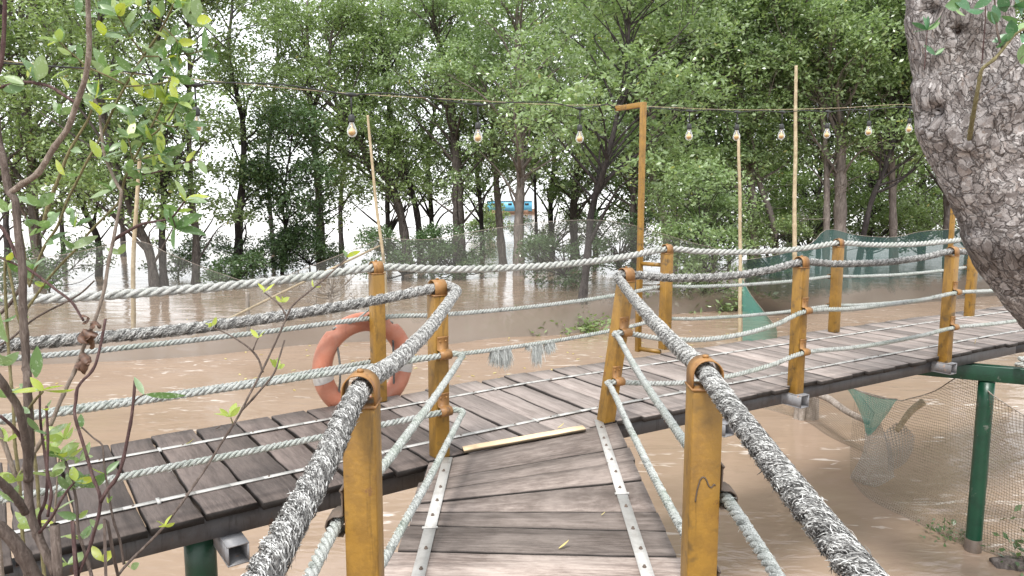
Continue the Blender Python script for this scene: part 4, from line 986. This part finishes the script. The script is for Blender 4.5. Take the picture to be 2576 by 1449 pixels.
i=np.arange(ns_-1)[:,None]*nt; j=np.arange(nt)[None,:]; j2=(j+1)%nt
Q=np.stack([i+j,i+j2,i+nt+j2,i+nt+j],-1).reshape(-1,4)
# seam kept at the hidden side; uv in metres
aa=(ang/(2*math.pi))
vv_=ray(2430,400); far=np.argmax((NR_@vv_).reshape(ns_,nt)[ns_//2]); sh=(np.arange(nt)-far)%nt
uv=np.stack([np.tile(sh/nt*1.95,ns_),np.repeat(t,nt)],-1)
big=thing('tree','large leaning tree trunk with thick cracked grey bark at the right edge','tree',(C[-1][0],C[-1][1],0))
mesh_np('trunk',V,Q,M['bigbark'],big,True,uv)
def surf(u,v,lift=0.0):
    d=ray(u,v); W=V-np.array((0,0,HC)); tt=(W@d)/(d@d); dist=np.linalg.norm(W-tt[:,None]*d,axis=1)+np.where(NR_@d>0,9,0); i=np.argmin(dist); return V[i]+NR_[i]*lift,NR_[i]
for (u,v),rx,rz in (((2410,76),.016,.034),((2357,286),.022,.038),((2345,22),.014,.035)):
    q,nm=surf(u,v,.0); sd_=unit(np.cross(nm,(0,0,1))); upv=np.cross(sd_,nm); VV=[q-nm*.0]; 
    ring=[q+nm*.006+sd_*rx*math.cos(a)*(1+.25*math.sin(3*a))+upv*rz*math.sin(a)*(1+.2*math.cos(2*a)) for a in np.linspace(0,2*math.pi,17)[:-1]]
    VV=[q-nm*.02]+ring; QQ=[(0,1+i,1+(i+1)%16,1+(i+2)%16) for i in range(0,16,2)]
    mesh_np('bark_hole',VV,QQ,M['hollow'],big)
def leaf_mesh(base,d,up_,L,W,curl,fold,mbV,mbQ,mbT,val,nx=5):
    """one real leaf: pointed oval blade folded along the midrib"""
    d=unit(d); s_=unit(np.cross(d,up_)); nrm=np.cross(s_,d); n0=len(mbV)
    for i in range(nx+1):
        t_=i/nx; w=W*math.sin(math.pi*min(1,(t_*.96+.02)))**.75*(1-.18*t_); c=base+d*L*t_+nrm*(-curl*L*t_*t_)
        mbV+= [c+s_*w/2+nrm*fold*w, c, c-s_*w/2+nrm*fold*w]; mbT+=[val]*3
    for i in range(nx):
        a=n0+i*3; mbQ+= [(a,a+1,a+4,a+3),(a+1,a+2,a+5,a+4)]
class Leaves:
    def __init__(s,seed): s.V=[];s.Q=[];s.T=[];s.r=np.random.default_rng(seed)
    def put(s,base,d,L,val=None,asp=.46,flat=.5):
        r=s.r; leaf_mesh(np.asarray(base,float),np.asarray(d,float)+r.normal(0,.12,3),np.array((0,-.55,.75))*flat+r.normal(0,.55,3),L*r.uniform(.8,1.15),L*asp*r.uniform(.85,1.2),r.uniform(-.05,.22),r.uniform(.03,.22),s.V,s.Q,s.T,r.random() if val is None else val)
    def rosette(s,c,d,n,L,val=None):
        d=unit(d); 
        for i in range(n):
            a=2*math.pi*i/n+s.r.uniform(-.3,.3); u1=unit(np.cross(d,(.3,.9,.2))); u2=np.cross(d,u1)
            s.put(c,d*s.r.uniform(.35,.9)+u1*math.cos(a)+u2*math.sin(a)*.7,L,val)
    def build(s,name,mat,parent): return mesh_np(name,s.V,s.Q,mat,parent,True,None,{'v':s.T})
# shoot growing from the trunk
def shoot(pxs,ys,r0,r1,mat,parent,name='shoot'):
    P=spline([aty(u,v,y) for (u,v),y in zip(pxs,ys)],.015); mb=MB(); rr_=np.linspace(r0,r1,len(P)); 
    ss=np.arange(len(P))*.015
    for q in np.arange(.07,ss[-1],.11): rr_=rr_*(1+.35*np.exp(-((ss-q)/.008)**2))
    mb.tube(P,rr_,8); mb.build(name,mat,parent,True); return P
b0,_=surf(2438,350)
P=shoot([(2438,352),(2448,290),(2458,235),(2466,190),(2472,172),(2500,150),(2522,125),(2548,92),(2580,70)],[b0[1]+.01,b0[1]-.12,b0[1]-.2,b0[1]-.24,b0[1]-.26,b0[1]-.28,b0[1]-.29,b0[1]-.3,b0[1]-.32],.014,.007,M['stem_green'],big,'branch')
LV=Leaves(5); yb=b0[1]-.28
P2=shoot([(2522,125),(2510,85),(2505,45),(2502,0),(2500,-30)],[yb]*5,.007,.004,M['stem'],big,'branch')
P3=shoot([(2462,250),(2500,220),(2540,180),(2575,140)],[yb]*4,.003,.002,M['stem'],big,'branch')
for (u,v),d,L in (((2508,62),(-.5,0,.6),.10),((2505,62),(-.2,0,1.),.11),((2450,20),(.6,-.2,.35),.10),((2440,20),(-.5,0,.3),.10),((2555,90),(-.3,0,1),.11),((2560,60),(-.7,0,.5),.10),((2560,75),(.6,0,.2),.1),((2548,92),(-1,0,-.1),.1),((2540,95),(-.6,-.2,-.5),.09),((2570,40),(-.5,0,.9),.11),((2575,110),(.2,0,-1),.10),((2530,30),(-.3,-.2,.9),.10),((2480,15),(.2,0,1),.11),((2475,25),(-.9,0,.1),.10),((2420,8),(-.9,0,-.1),.12),((2405,15),(.3,0,-.5),.07),((2510,20),(.9,0,.2),.1),((2590,20),(-.8,0,.1),.1),((2580,85),(-.3,-.3,-.8),.1),((2515,105),(.5,-.4,.1),.07)):
    LV.put(aty(u,v,yb),d,L*1.0,None,.62)
P4=shoot([(2325,175),(2328,140),(2330,110),(2333,75)],[4.5]*4,.0035,.002,M['stem_red'],big,'branch')
for d in ((-.6,0,.5),(.2,0,1),(1,0,.6),(-1,0,-.1),(.3,-.5,.4),(-.4,-.2,.9)): LV.put(aty(2333,75,4.5),d,.085,None,.4)
for d in ((1,0,.55),(.2,0,.4),(-.4,0,.2)): LV.put(aty(2352,138,4.5),d,.075,None,.4)
P5=shoot([(2470,160),(2474,110),(2478,60),(2480,-10)],[yb+.1]*4,.004,.003,M['stem_red'],big,'branch')
LV.build('foliage',M['leaf_trunk'],big)
rebase(big)

# ------------------------------------------------------------------ foreground saplings on the left
sap=thing('mangrove_sapling','close up mangrove sapling with dark forked stems, filling the left foreground','sapling',(-1.25,1.95,0),'foreground saplings')
sap2=thing('mangrove_sapling','slim leafy sapling with long olive stems slanting right, behind the dark stemmed one','sapling',(-1.5,2.3,0),'foreground saplings')
L1=Leaves(21); L2=Leaves(22)
def sst(root,pts,y0,y1,w0,w1,mat,leaves=None,n=0,tip=3,L=.058,nod=True,base=False):
    """stem traced through picture points; depth runs from y0 to y1; widths are picture widths"""
    m=len(pts); Y=np.linspace(y0,y1,m); W=[aty(u,v,y) for (u,v),y in zip(pts,Y)]
    if base: W=[np.array((W[0][0]*1.0-.02,W[0][1],-.3))]+W
    P=spline(W,.012); q=len(P); r_=np.linspace(w0/FPX*y0/2,w1/FPX*y1/2,q)
    st=np.arange(q)*.012
    if nod:
        for x in np.arange(.04,st[-1],.075): r_=r_*(1+.22*np.exp(-((st-x-.01*math.sin(x*50))/.006)**2))
    for i in range(q): P[i]+=np.array(mnoise.noise_vector(Vector(P[i]*7)))*.004
    mb=MB(); mb.tube(P,r_,8); mb.build('stem',M[mat],root,True)
    if leaves is not None:
        T_=np.gradient(P,axis=0)
        for k in range(n):
            i=int(leaves.r.uniform(.35,.98)*(q-1)); t_=unit(T_[i]); sd_=unit(np.cross(t_,leaves.r.normal(0,1,3))); 
            for sg in (1,-1):
                if leaves.r.random()<.8: leaves.put(P[i],t_*.6+sd_*sg,L*leaves.r.uniform(.7,1.1))
        if tip: leaves.rosette(P[-1],T_[-1],tip,L)
    return P
# dark stemmed sapling (nearest)
sst(sap,[(150,1500),(140,1449),(94,1345),(72,1268),(72,1111),(68,943),(65,928),(60,780),(57,685),(48,594),(40,503),(24,486),(8,399),(-5,340),(-20,200)],1.85,1.95,34,16,'stem',base=True)
sst(sap,[(26,488),(60,462),(97,434),(139,368),(170,323),(194,264),(208,225),(218,184),(225,104),(222,0),(215,-60)],1.93,1.75,15,11,'stem_pale')
sst(sap,[(196,262),(160,240),(128,218),(90,206),(52,206),(0,220),(-40,228)],1.85,1.9,8,7,'stem_red',L1,0,0)
for (u,v),d,L in (((92,206),(-.4,0,.95),.085),((92,200),(.35,0,1),.075),((128,200),(.9,0,.6),.06),((60,212),(-1,0,.35),.06),((60,215),(-.7,0,.6),.045),((62,220),(-1,0,-.1),.05),((2,215),(-1,0,.1),.06),((70,195),(.1,0,.9),.025)): L1.put(aty(u,v,1.86),d,L,None,.5)
sst(sap,[(14,-20),(14,52),(10,110),(0,170),(-30,240)],1.8,1.8,9,10,'stem_red')
sst(sap,[(100,1500),(84,1449),(60,1400),(35,1362),(0,1327),(-60,1290)],1.75,1.7,40,26,'stem')
sst(sap,[(62,1290),(40,1250),(0,1212),(-50,1180)],1.83,1.7,20,20,'stem')
sst(sap,[(70,1210),(66,1139),(58,1080),(45,1024),(20,985),(0,954),(-40,900)],1.86,1.75,20,18,'stem')
sst(sap,[(60,1120),(35,1080),(0,1048)],1.86,1.8,9,8,'stem_red')
sst(sap,[(195,1500),(195,1449),(215,1400),(230,1362),(253,1261),(234,1198),(209,1118),(188,1045),(191,1010),(195,978),(212,955),(225,943),(240,919),(250,880),(255,852),(264,800)],1.8,1.95,17,7,'stem_red',base=True)
sst(sap,[(253,1264),(270,1235),(295,1202),(312,1153),(325,1079),(332,1031),(338,985),(340,957)],1.83,1.85,10,7,'stem_red')
sst(sap,[(334,1012),(350,1000),(366,992)],1.85,1.8,4,3,'stem',L1,0,0); L1.put(aty(366,992,1.8),(1,0,.12),.085,.2,.2); L1.put(aty(362,992,1.8),(-.5,.2,.9),.05,.5,.35)
sst(sap,[(101,1330),(98,1300),(115,1257),(118,1188),(101,1083),(101,975)],1.9,1.9,9,5,'stem_red',L1,1,0,.05)
sst(sap,[(120,1300),(130,1240),(118,1180),(122,1090),(118,1020)],1.8,1.8,8,6,'stem_red',L1,2,0,.05)
sst(sap,[(98,1340),(130,1300),(165,1240),(190,1210)],1.85,1.85,9,6,'stem_red',L1,1,3,.05)
sst(sap,[(72,1030),(90,1005),(108,985)],1.87,1.8,8,5,'stem_green'); 
for d,L in (((-1,0,.1),.07),((1,0,.35),.06),((1,0,-.05),.085),((-.4,-.3,.9),.04)): L1.put(aty(110,982,1.8),d,L,.9,.45)
for (u,v),d,L,va in (((90,950),(.15,0,1),.075,.35),((30,905),(-1,0,-.15),.07,.5),((20,860),(-.5,0,.8),.09,.6),((5,760),(-.9,0,.4),.07,.5),((75,1040),(-.9,.1,.3),.05,.5),((70,1050),(.2,.1,-.9),.045,.45)): L1.put(aty(u,v,1.85),d,L,va,.5)
# brown curled leaves
r=np.random.default_rng(3)
dl_=thing
DV=[];DQ=[];DT=[]
for (u,v) in ((222,800),(240,812),(215,850),(235,860),(215,900),(222,925),(207,915),(228,835)):
    base=aty(u,v,2.05); d=unit(r.normal(0,1,3)); s_=unit(np.cross(d,r.normal(0,1,3))); nn_=np.cross(s_,d); n0=len(DV); L_=.045; W_=.032
    for i in range(7):
        for j in range(5):
            t_=i/6; w=(j/4-.5)*2; a=w*1.9+.6*math.sin(t_*5)
            wd=W_*.45*math.sin(math.pi*(t_*.9+.05))**.6
            DV.append(base+d*L_*(t_-.5)+s_*wd*math.sin(a)+nn_*wd*(1-math.cos(a))*.8+r.normal(0,.0012,3)); DT.append(.5+.5*math.sin(i*2.1+j))
    for i in range(6):
        for j in range(4): a=n0+i*5+j; DQ.append((a,a+1,a+6,a+5))
o=mesh_np('dead_leaves',DV,DQ,M['leaf_dead'],sap2,True,None,{'v':np.clip(DT,0,1)}); o['label']='brown curled dead leaves'
# pale / olive stemmed sapling
sst(sap2,[(-10,1280),(45,1200),(87,1135),(122,1076),(150,1015),(178,957),(188,937),(219,855),(243,795),(258,745),(264,716),(272,660),(283,609),(292,560),(304,503),(306,480),(302,475),(285,440),(264,392),(257,340),(253,295),(247,270),(239,250)],2.0,2.2,26,6,'stem_pale',L2,2,4,.055,base=True)
sst(sap2,[(20,860),(50,812),(73,767),(143,679),(190,625),(225,582),(270,540),(300,508),(316,454),(335,410),(350,378),(364,350),(392,295),(405,268),(416,243)],2.25,2.15,15,5,'stem_green',L2,5,5,.058,base=True)
sst(sap2,[(368,347),(395,330),(423,302),(436,280),(448,257)],2.15,2.1,5,4,'stem_green',L2,3,4,.055)
sst(sap2,[(60,780),(75,720),(88,673),(115,615),(146,570),(170,503),(192,460),(215,416),(253,350),(278,295),(298,250),(330,190),(361,142),(390,100),(416,59),(430,30),(440,7)],2.35,2.1,14,5,'stem_green',L2,4,5,.055,base=True)
sst(sap2,[(312,212),(270,190),(222,167),(190,140),(150,105)],2.15,2.1,4.5,3,'stem_green',L2,2,5,.052)
sst(sap2,[(316,217),(370,214),(423,205),(440,192)],2.15,2.1,4.5,3,'stem_green',L2,2,5,.055)
sst(sap2,[(361,142),(420,141),(486,134),(512,128)],2.12,2.1,4.5,3,'stem_green',L2,3,4,.055)
sst(sap2,[(361,139),(340,110),(323,87),(310,62),(295,38)],2.12,2.05,5,3,'stem_green',L2,5,5,.058)
sst(sap2,[(416,59),(395,40),(378,24),(372,0)],2.1,2.05,4,3,'stem_green',L2,3,5,.052)
sst(sap2,[(410,65),(440,95),(455,120)],2.1,2.1,4,3,'stem_green',L2,2,4,.05)
sst(sap2,[(337,409),(330,380),(323,347)],2.15,2.12,4.5,3,'stem_green',L2,2,4,.05)
sst(sap2,[(337,408),(370,396),(406,385)],2.15,2.12,4.5,3,'stem_green',L2,3,4,.058)
sst(sap2,[(392,300),(425,318),(470,315)],2.12,2.1,4,3,'stem_green',L2,2,4,.055)
sst(sap2,[(323,451),(400,432),(460,412),(500,403)],2.2,2.1,5,3,'stem_red',L2,1,2,.04)
sst(sap2,[(110,560),(125,503),(150,440),(173,385),(200,335),(222,295),(239,243)],2.4,2.35,10,5,'stem_green',L2,2,3,.05)
sst(sap2,[(283,620),(286,606),(319,582),(358,562),(400,556),(431,549),(452,525),(468,503)],2.15,2.05,9,4,'stem_red',L2,2,4,.06)
for d,L in (((-.5,0,.9),.07),((1,0,.35),.085),((1,0,-.1),.075),((-1,0,-.3),.06),((.1,-.4,.9),.07),((.2,0,-.7),.06)): L2.put(aty(440,572,2.08),d,L,.22,.45)
sst(sap2,[(434,549),(438,562),(440,574)],2.08,2.08,4,3,'stem_red')
sst(sap2,[(61,670),(67,673),(110,705),(143,731),(179,758),(200,790),(210,807)],2.1,2.05,7,6,'stem_red')
sst(sap2,[(-20,555),(0,567),(22,600),(40,640),(61,673)],2.1,2.1,9,8,'stem_red',L2,1,0)
sst(sap2,[(-20,640),(30,660),(55,672)],2.1,2.1,5,5,'stem_red',L2,1,0)
sst(sap2,[(-10,800),(30,760),(60,700),(72,660)],2.3,2.3,9,8,'stem')
sst(sap2,[(-20,880),(30,850),(90,800),(190,745),(236,705)],2.35,2.4,6,4,'stem')
# long twig to the right
sst(sap2,[(270,1500),(297,1449),(321,1418),(401,1338),(454,1268),(490,1215),(524,1167),(593,1058),(628,989),(670,912),(722,795),(743,761),(800,714),(826,691),(850,668),(873,647)],1.75,2.4,14,4,'stem',L2,0,0,base=True)
L2.put(aty(873,648,2.4),(.6,0,.55),.045,1,.6); L2.put(aty(873,648,2.4),(-.2,0,.8),.03,.5,.5)
sst(sap2,[(722,797),(707,769),(690,752),(667,735)],2.25,2.25,5,3,'stem'); L2.rosette(aty(667,733,2.25),(0,0,1),3,.032,1.0)
sst(sap2,[(605,1034),(650,985),(690,940),(703,900),(715,855)],2.1,2.15,6,4,'stem'); L2.rosette(aty(695,925,2.15),(.2,0,1),4,.035,.85)
sst(sap2,[(660,937),(650,905),(635,885),(612,865),(570,838),(535,822)],2.18,2.2,6,3,'stem'); L2.rosette(aty(533,820,2.2),(-.3,0,1),3,.032,.95); L2.rosette(aty(650,850,2.2),(.1,0,1),3,.032,.95)
sst(sap2,[(635,885),(645,860),(650,850)],2.18,2.2,4,3,'stem')
sst(sap2,[(587,1072),(583,1058),(580,1050)],2.05,2.05,4,3,'stem_green'); L2.rosette(aty(580,1048,2.05),(0,0,1),4,.045,.85)
L2.rosette(aty(708,760,2.25),(.2,0,1),3,.03,.9); L2.rosette(aty(790,722,2.3),(.2,0,1),2,.026,.95)
L2.rosette(aty(415,1325,1.85),(.1,0,1),4,.035,.95)
sst(sap2,[(311,1420),(300,1355),(286,1306),(269,1216),(262,1160),(258,1118),(235,1100),(205,1075)],1.95,2.05,7,4,'stem',L2,2,2,.045)
sst(sap2,[(235,1460),(230,1442),(212,1390),(195,1334),(193,1290),(188,1247),(180,1205),(165,1160)],1.9,2.0,9,6,'stem',L2,3,3,.055)
sst(sap2,[(140,1440),(142,1380),(140,1300),(145,1220),(150,1150)],2.0,2.05,7,4,'stem_pale',L2,4,4,.055)
for (u,v,n_,L,va) in ((160,1105,4,.06,.8),(150,1140,4,.06,.75),(135,1200,4,.065,.7),(215,1225,3,.075,.35),(40,1210,4,.06,.8),(20,1110,3,.055,.8),(150,1350,2,.05,.7),(255,1410,2,.055,.95),(245,1330,2,.035,.7),(170,1420,4,.06,.7),(330,1430,2,.05,.6),(70,1330,4,.06,.75),(15,1000,4,.06,.55),(10,920,4,.06,.5),(175,1230,5,.06,.4),(200,1160,4,.05,.7),(30,1260,4,.05,.6),(120,1130,3,.05,.8)):
    L2.rosette(aty(u,v,2.0),(.1,-.1,1),n_,L,va)
for (u,v,n_,L,va) in ((250,290,3,.065,.3),(330,180,4,.06,.4),(400,165,4,.055,.5),(420,265,5,.055,.85),(360,240,4,.05,.95),(385,360,5,.055,.4),(420,395,4,.06,.45),(330,430,4,.05,.55),(350,450,4,.05,.4),(280,480,3,.06,.35),(100,520,3,.06,.5),(120,575,3,.06,.45),(85,590,3,.05,.45),(190,570,3,.055,.5),(180,625,3,.06,.25),(120,610,3,.05,.6),(80,680,3,.055,.4),(75,700,2,.05,.4),(20,530,3,.06,.6),(300,20,5,.065,.6),(260,90,4,.055,.7),(460,20,4,.055,.75),(430,110,4,.05,.6),(250,400,3,.06,.5),(440,340,4,.05,.45),(300,640,2,.04,.7)):
    L2.rosette(aty(u,v,2.15),(L2.r.normal(0,.5),-.1,1),n_,L*1.15,None if L2.r.random()<.4 else va)
for _ in range(34):
    u=L2.r.uniform(150,500); v=L2.r.uniform(-10,480); L2.rosette(aty(u,v,L2.r.uniform(2.1,2.35)),(L2.r.normal(0,.6),-.1,.8),int(L2.r.integers(2,4)),L2.r.uniform(.045,.065),None)
mb=MB()
for (u,v) in ((73,561),(131,542),(176,532)):
    c=aty(u,v,2.2); V_,Q_=lathe([(.0005,.0115),(.007,.0105),(.0115,.004),(.0118,-.003),(.008,-.0095),(.0005,-.0115)],c,12); mesh_np('fruit',V_,Q_,M['fruit'],sap2,True)
L1.build('foliage',M['leaf_near'],sap); L2.build('foliage',M['leaf_near'],sap2)
rebase(sap); rebase(sap2)

# ------------------------------------------------------------------ small things
def fallen(u,v,L,label,mat='leaf_fallen',curl=.5,z=D+.007):
    b=atz(u,v,z); l=Leaves(int(u)); leaf_mesh(b,unit((1,.25,.12)),np.array((0,.2,1.)),L,L*.42,-curl,.25,l.V,l.Q,l.T,.7)
    tag(l.build('fallen_leaf',M[mat],None),label,'leaf','fallen leaves on the boards')
fallen(1405,1380,.05,'curled yellow leaf on the dark board of the footbridge')
fallen(1402,1077,.05,'pale yellow leaf beside the new pine batten')
fallen(466,1118,.05,'small yellow leaf by the far strip on the dark boards')
fallen(540,1081,.045,'reddish curled leaf on the edge of the dark boards','leaf_dead')
fallen(1512,1296,.022,'tiny yellow scrap on the footbridge near the right strip')
# leaves drifting on the water: too many and small to count
r=np.random.default_rng(8); l=Leaves(9)
for i in range(150):
    u=r.uniform(500,2000) if i<110 else r.uniform(0,2500); v=r.uniform(800,1000); b=atz(u,v,.006)
    leaf_mesh(b,unit((r.normal(),r.normal(),.02)),np.array((0,0,1.)),.11,.045,0,.03,l.V,l.Q,l.T,r.random())
o=l.build('floating_leaves',M['leaf_fallen'],None); o['kind']='stuff'; o['label']='scattered small yellow leaves drifting on the brown water'
# blue boat far out on the river
bb=atz(1283,537,0); root=thing('boat','blue wooden boat far out on the river, seen through a gap in the trees','boat',bb)
V=[];Q=[]; Lb=9.4
for i in range(13):
    t_=i/12; x=bb[0]-Lb/2+Lb*t_; w=2.1*math.sin(math.pi*(.08+.84*t_))**.5; sh=.45+.5*(2*t_-1)**2
    V+=[(x,bb[1]-w*.6,-.3),(x,bb[1]-w,sh),(x,bb[1]+w,sh),(x,bb[1]+w*.6,-.3)]
for i in range(12):
    for j in range(3): Q.append((i*4+j,i*4+j+1,(i+1)*4+j+1,(i+1)*4+j))
Q+=[(0,3,2,1),(48,49,50,51)]
mesh_np('hull',V,Q,M['orange_hull'],root)
mb=MB(); mb.box((bb[0]-.1,bb[1],1.45),(8.6,3.0,1.9)); mb.build('cabin',M['blue'],root)
mb=MB(); mb.box((bb[0]-.1,bb[1],2.45),(8.9,3.3,.12)); mb.build('roof',M['white'],root)
for x in (-3.2,-1.6,0,1.6,3.2):
    mb=MB(); mb.box((bb[0]+x,bb[1]-1.52,1.8),(.7,.06,.4)); mb.build('window',M['black'],root)
rebase(root)

# ------------------------------------------------------------------ world, sun, camera
w=bpy.data.worlds.new('World'); scene.world=w; w.use_nodes=True; nt_=w.node_tree; nt_.nodes.clear()
sky=nt_.nodes.new('ShaderNodeTexSky'); sky.sky_type='NISHITA'; sky.sun_disc=False; sky.sun_elevation=R(58); sky.sun_rotation=R(200); sky.air_density=1.0; sky.dust_density=1.0; sky.ozone_density=1.0
hsv=nt_.nodes.new('ShaderNodeHueSaturation'); hsv.inputs['Saturation'].default_value=0.22; hsv.inputs['Value'].default_value=1.0
bg=nt_.nodes.new('ShaderNodeBackground'); bg.inputs['Strength'].default_value=0.13; out=nt_.nodes.new('ShaderNodeOutputWorld')
nt_.links.new(sky.outputs[0],hsv.inputs['Color']); cl_=nt_.nodes.new('ShaderNodeMix'); cl_.data_type='RGBA'; cl_.inputs[0].default_value=0.62; cl_.inputs[7].default_value=(5.6,5.75,5.9,1)
nt_.links.new(hsv.outputs[0],cl_.inputs[6]); nt_.links.new(cl_.outputs[2],bg.inputs['Color']); nt_.links.new(bg.outputs[0],out.inputs['Surface'])
sl=bpy.data.lights.new('Sun','SUN'); sl.energy=1.5; sl.angle=R(11); sl.color=(1,.97,.92)
so=bpy.data.objects.new('Sun',sl); COL.objects.link(so)
# sun from behind-left of the viewer, high
az=R(200); el=R(58); dv=Vector((math.sin(az)*math.cos(el),math.cos(az)*math.cos(el),math.sin(el)))
so.rotation_euler=dv.to_track_quat('Z','Y').to_euler(); so.location=(0,0,30)
cam=bpy.data.cameras.new('Camera'); co=bpy.data.objects.new('Camera',cam); COL.objects.link(co)
co.location=(0,0,HC); co.rotation_euler=(math.pi/2-PITCH,0,0); cam.sensor_width=36; cam.lens=FPX/2576*36; cam.clip_start=.05; cam.clip_end=6000
scene.camera=co
vs=scene.view_settings; vs.view_transform='Standard'; vs.look='None'; vs.exposure=1.5; vs.gamma=1
cy=scene.cycles; cy.max_bounces=10; cy.diffuse_bounces=6; cy.glossy_bounces=3; cy.transmission_bounces=4; cy.transparent_max_bounces=12; cy.caustics_reflective=False; cy.caustics_refractive=False
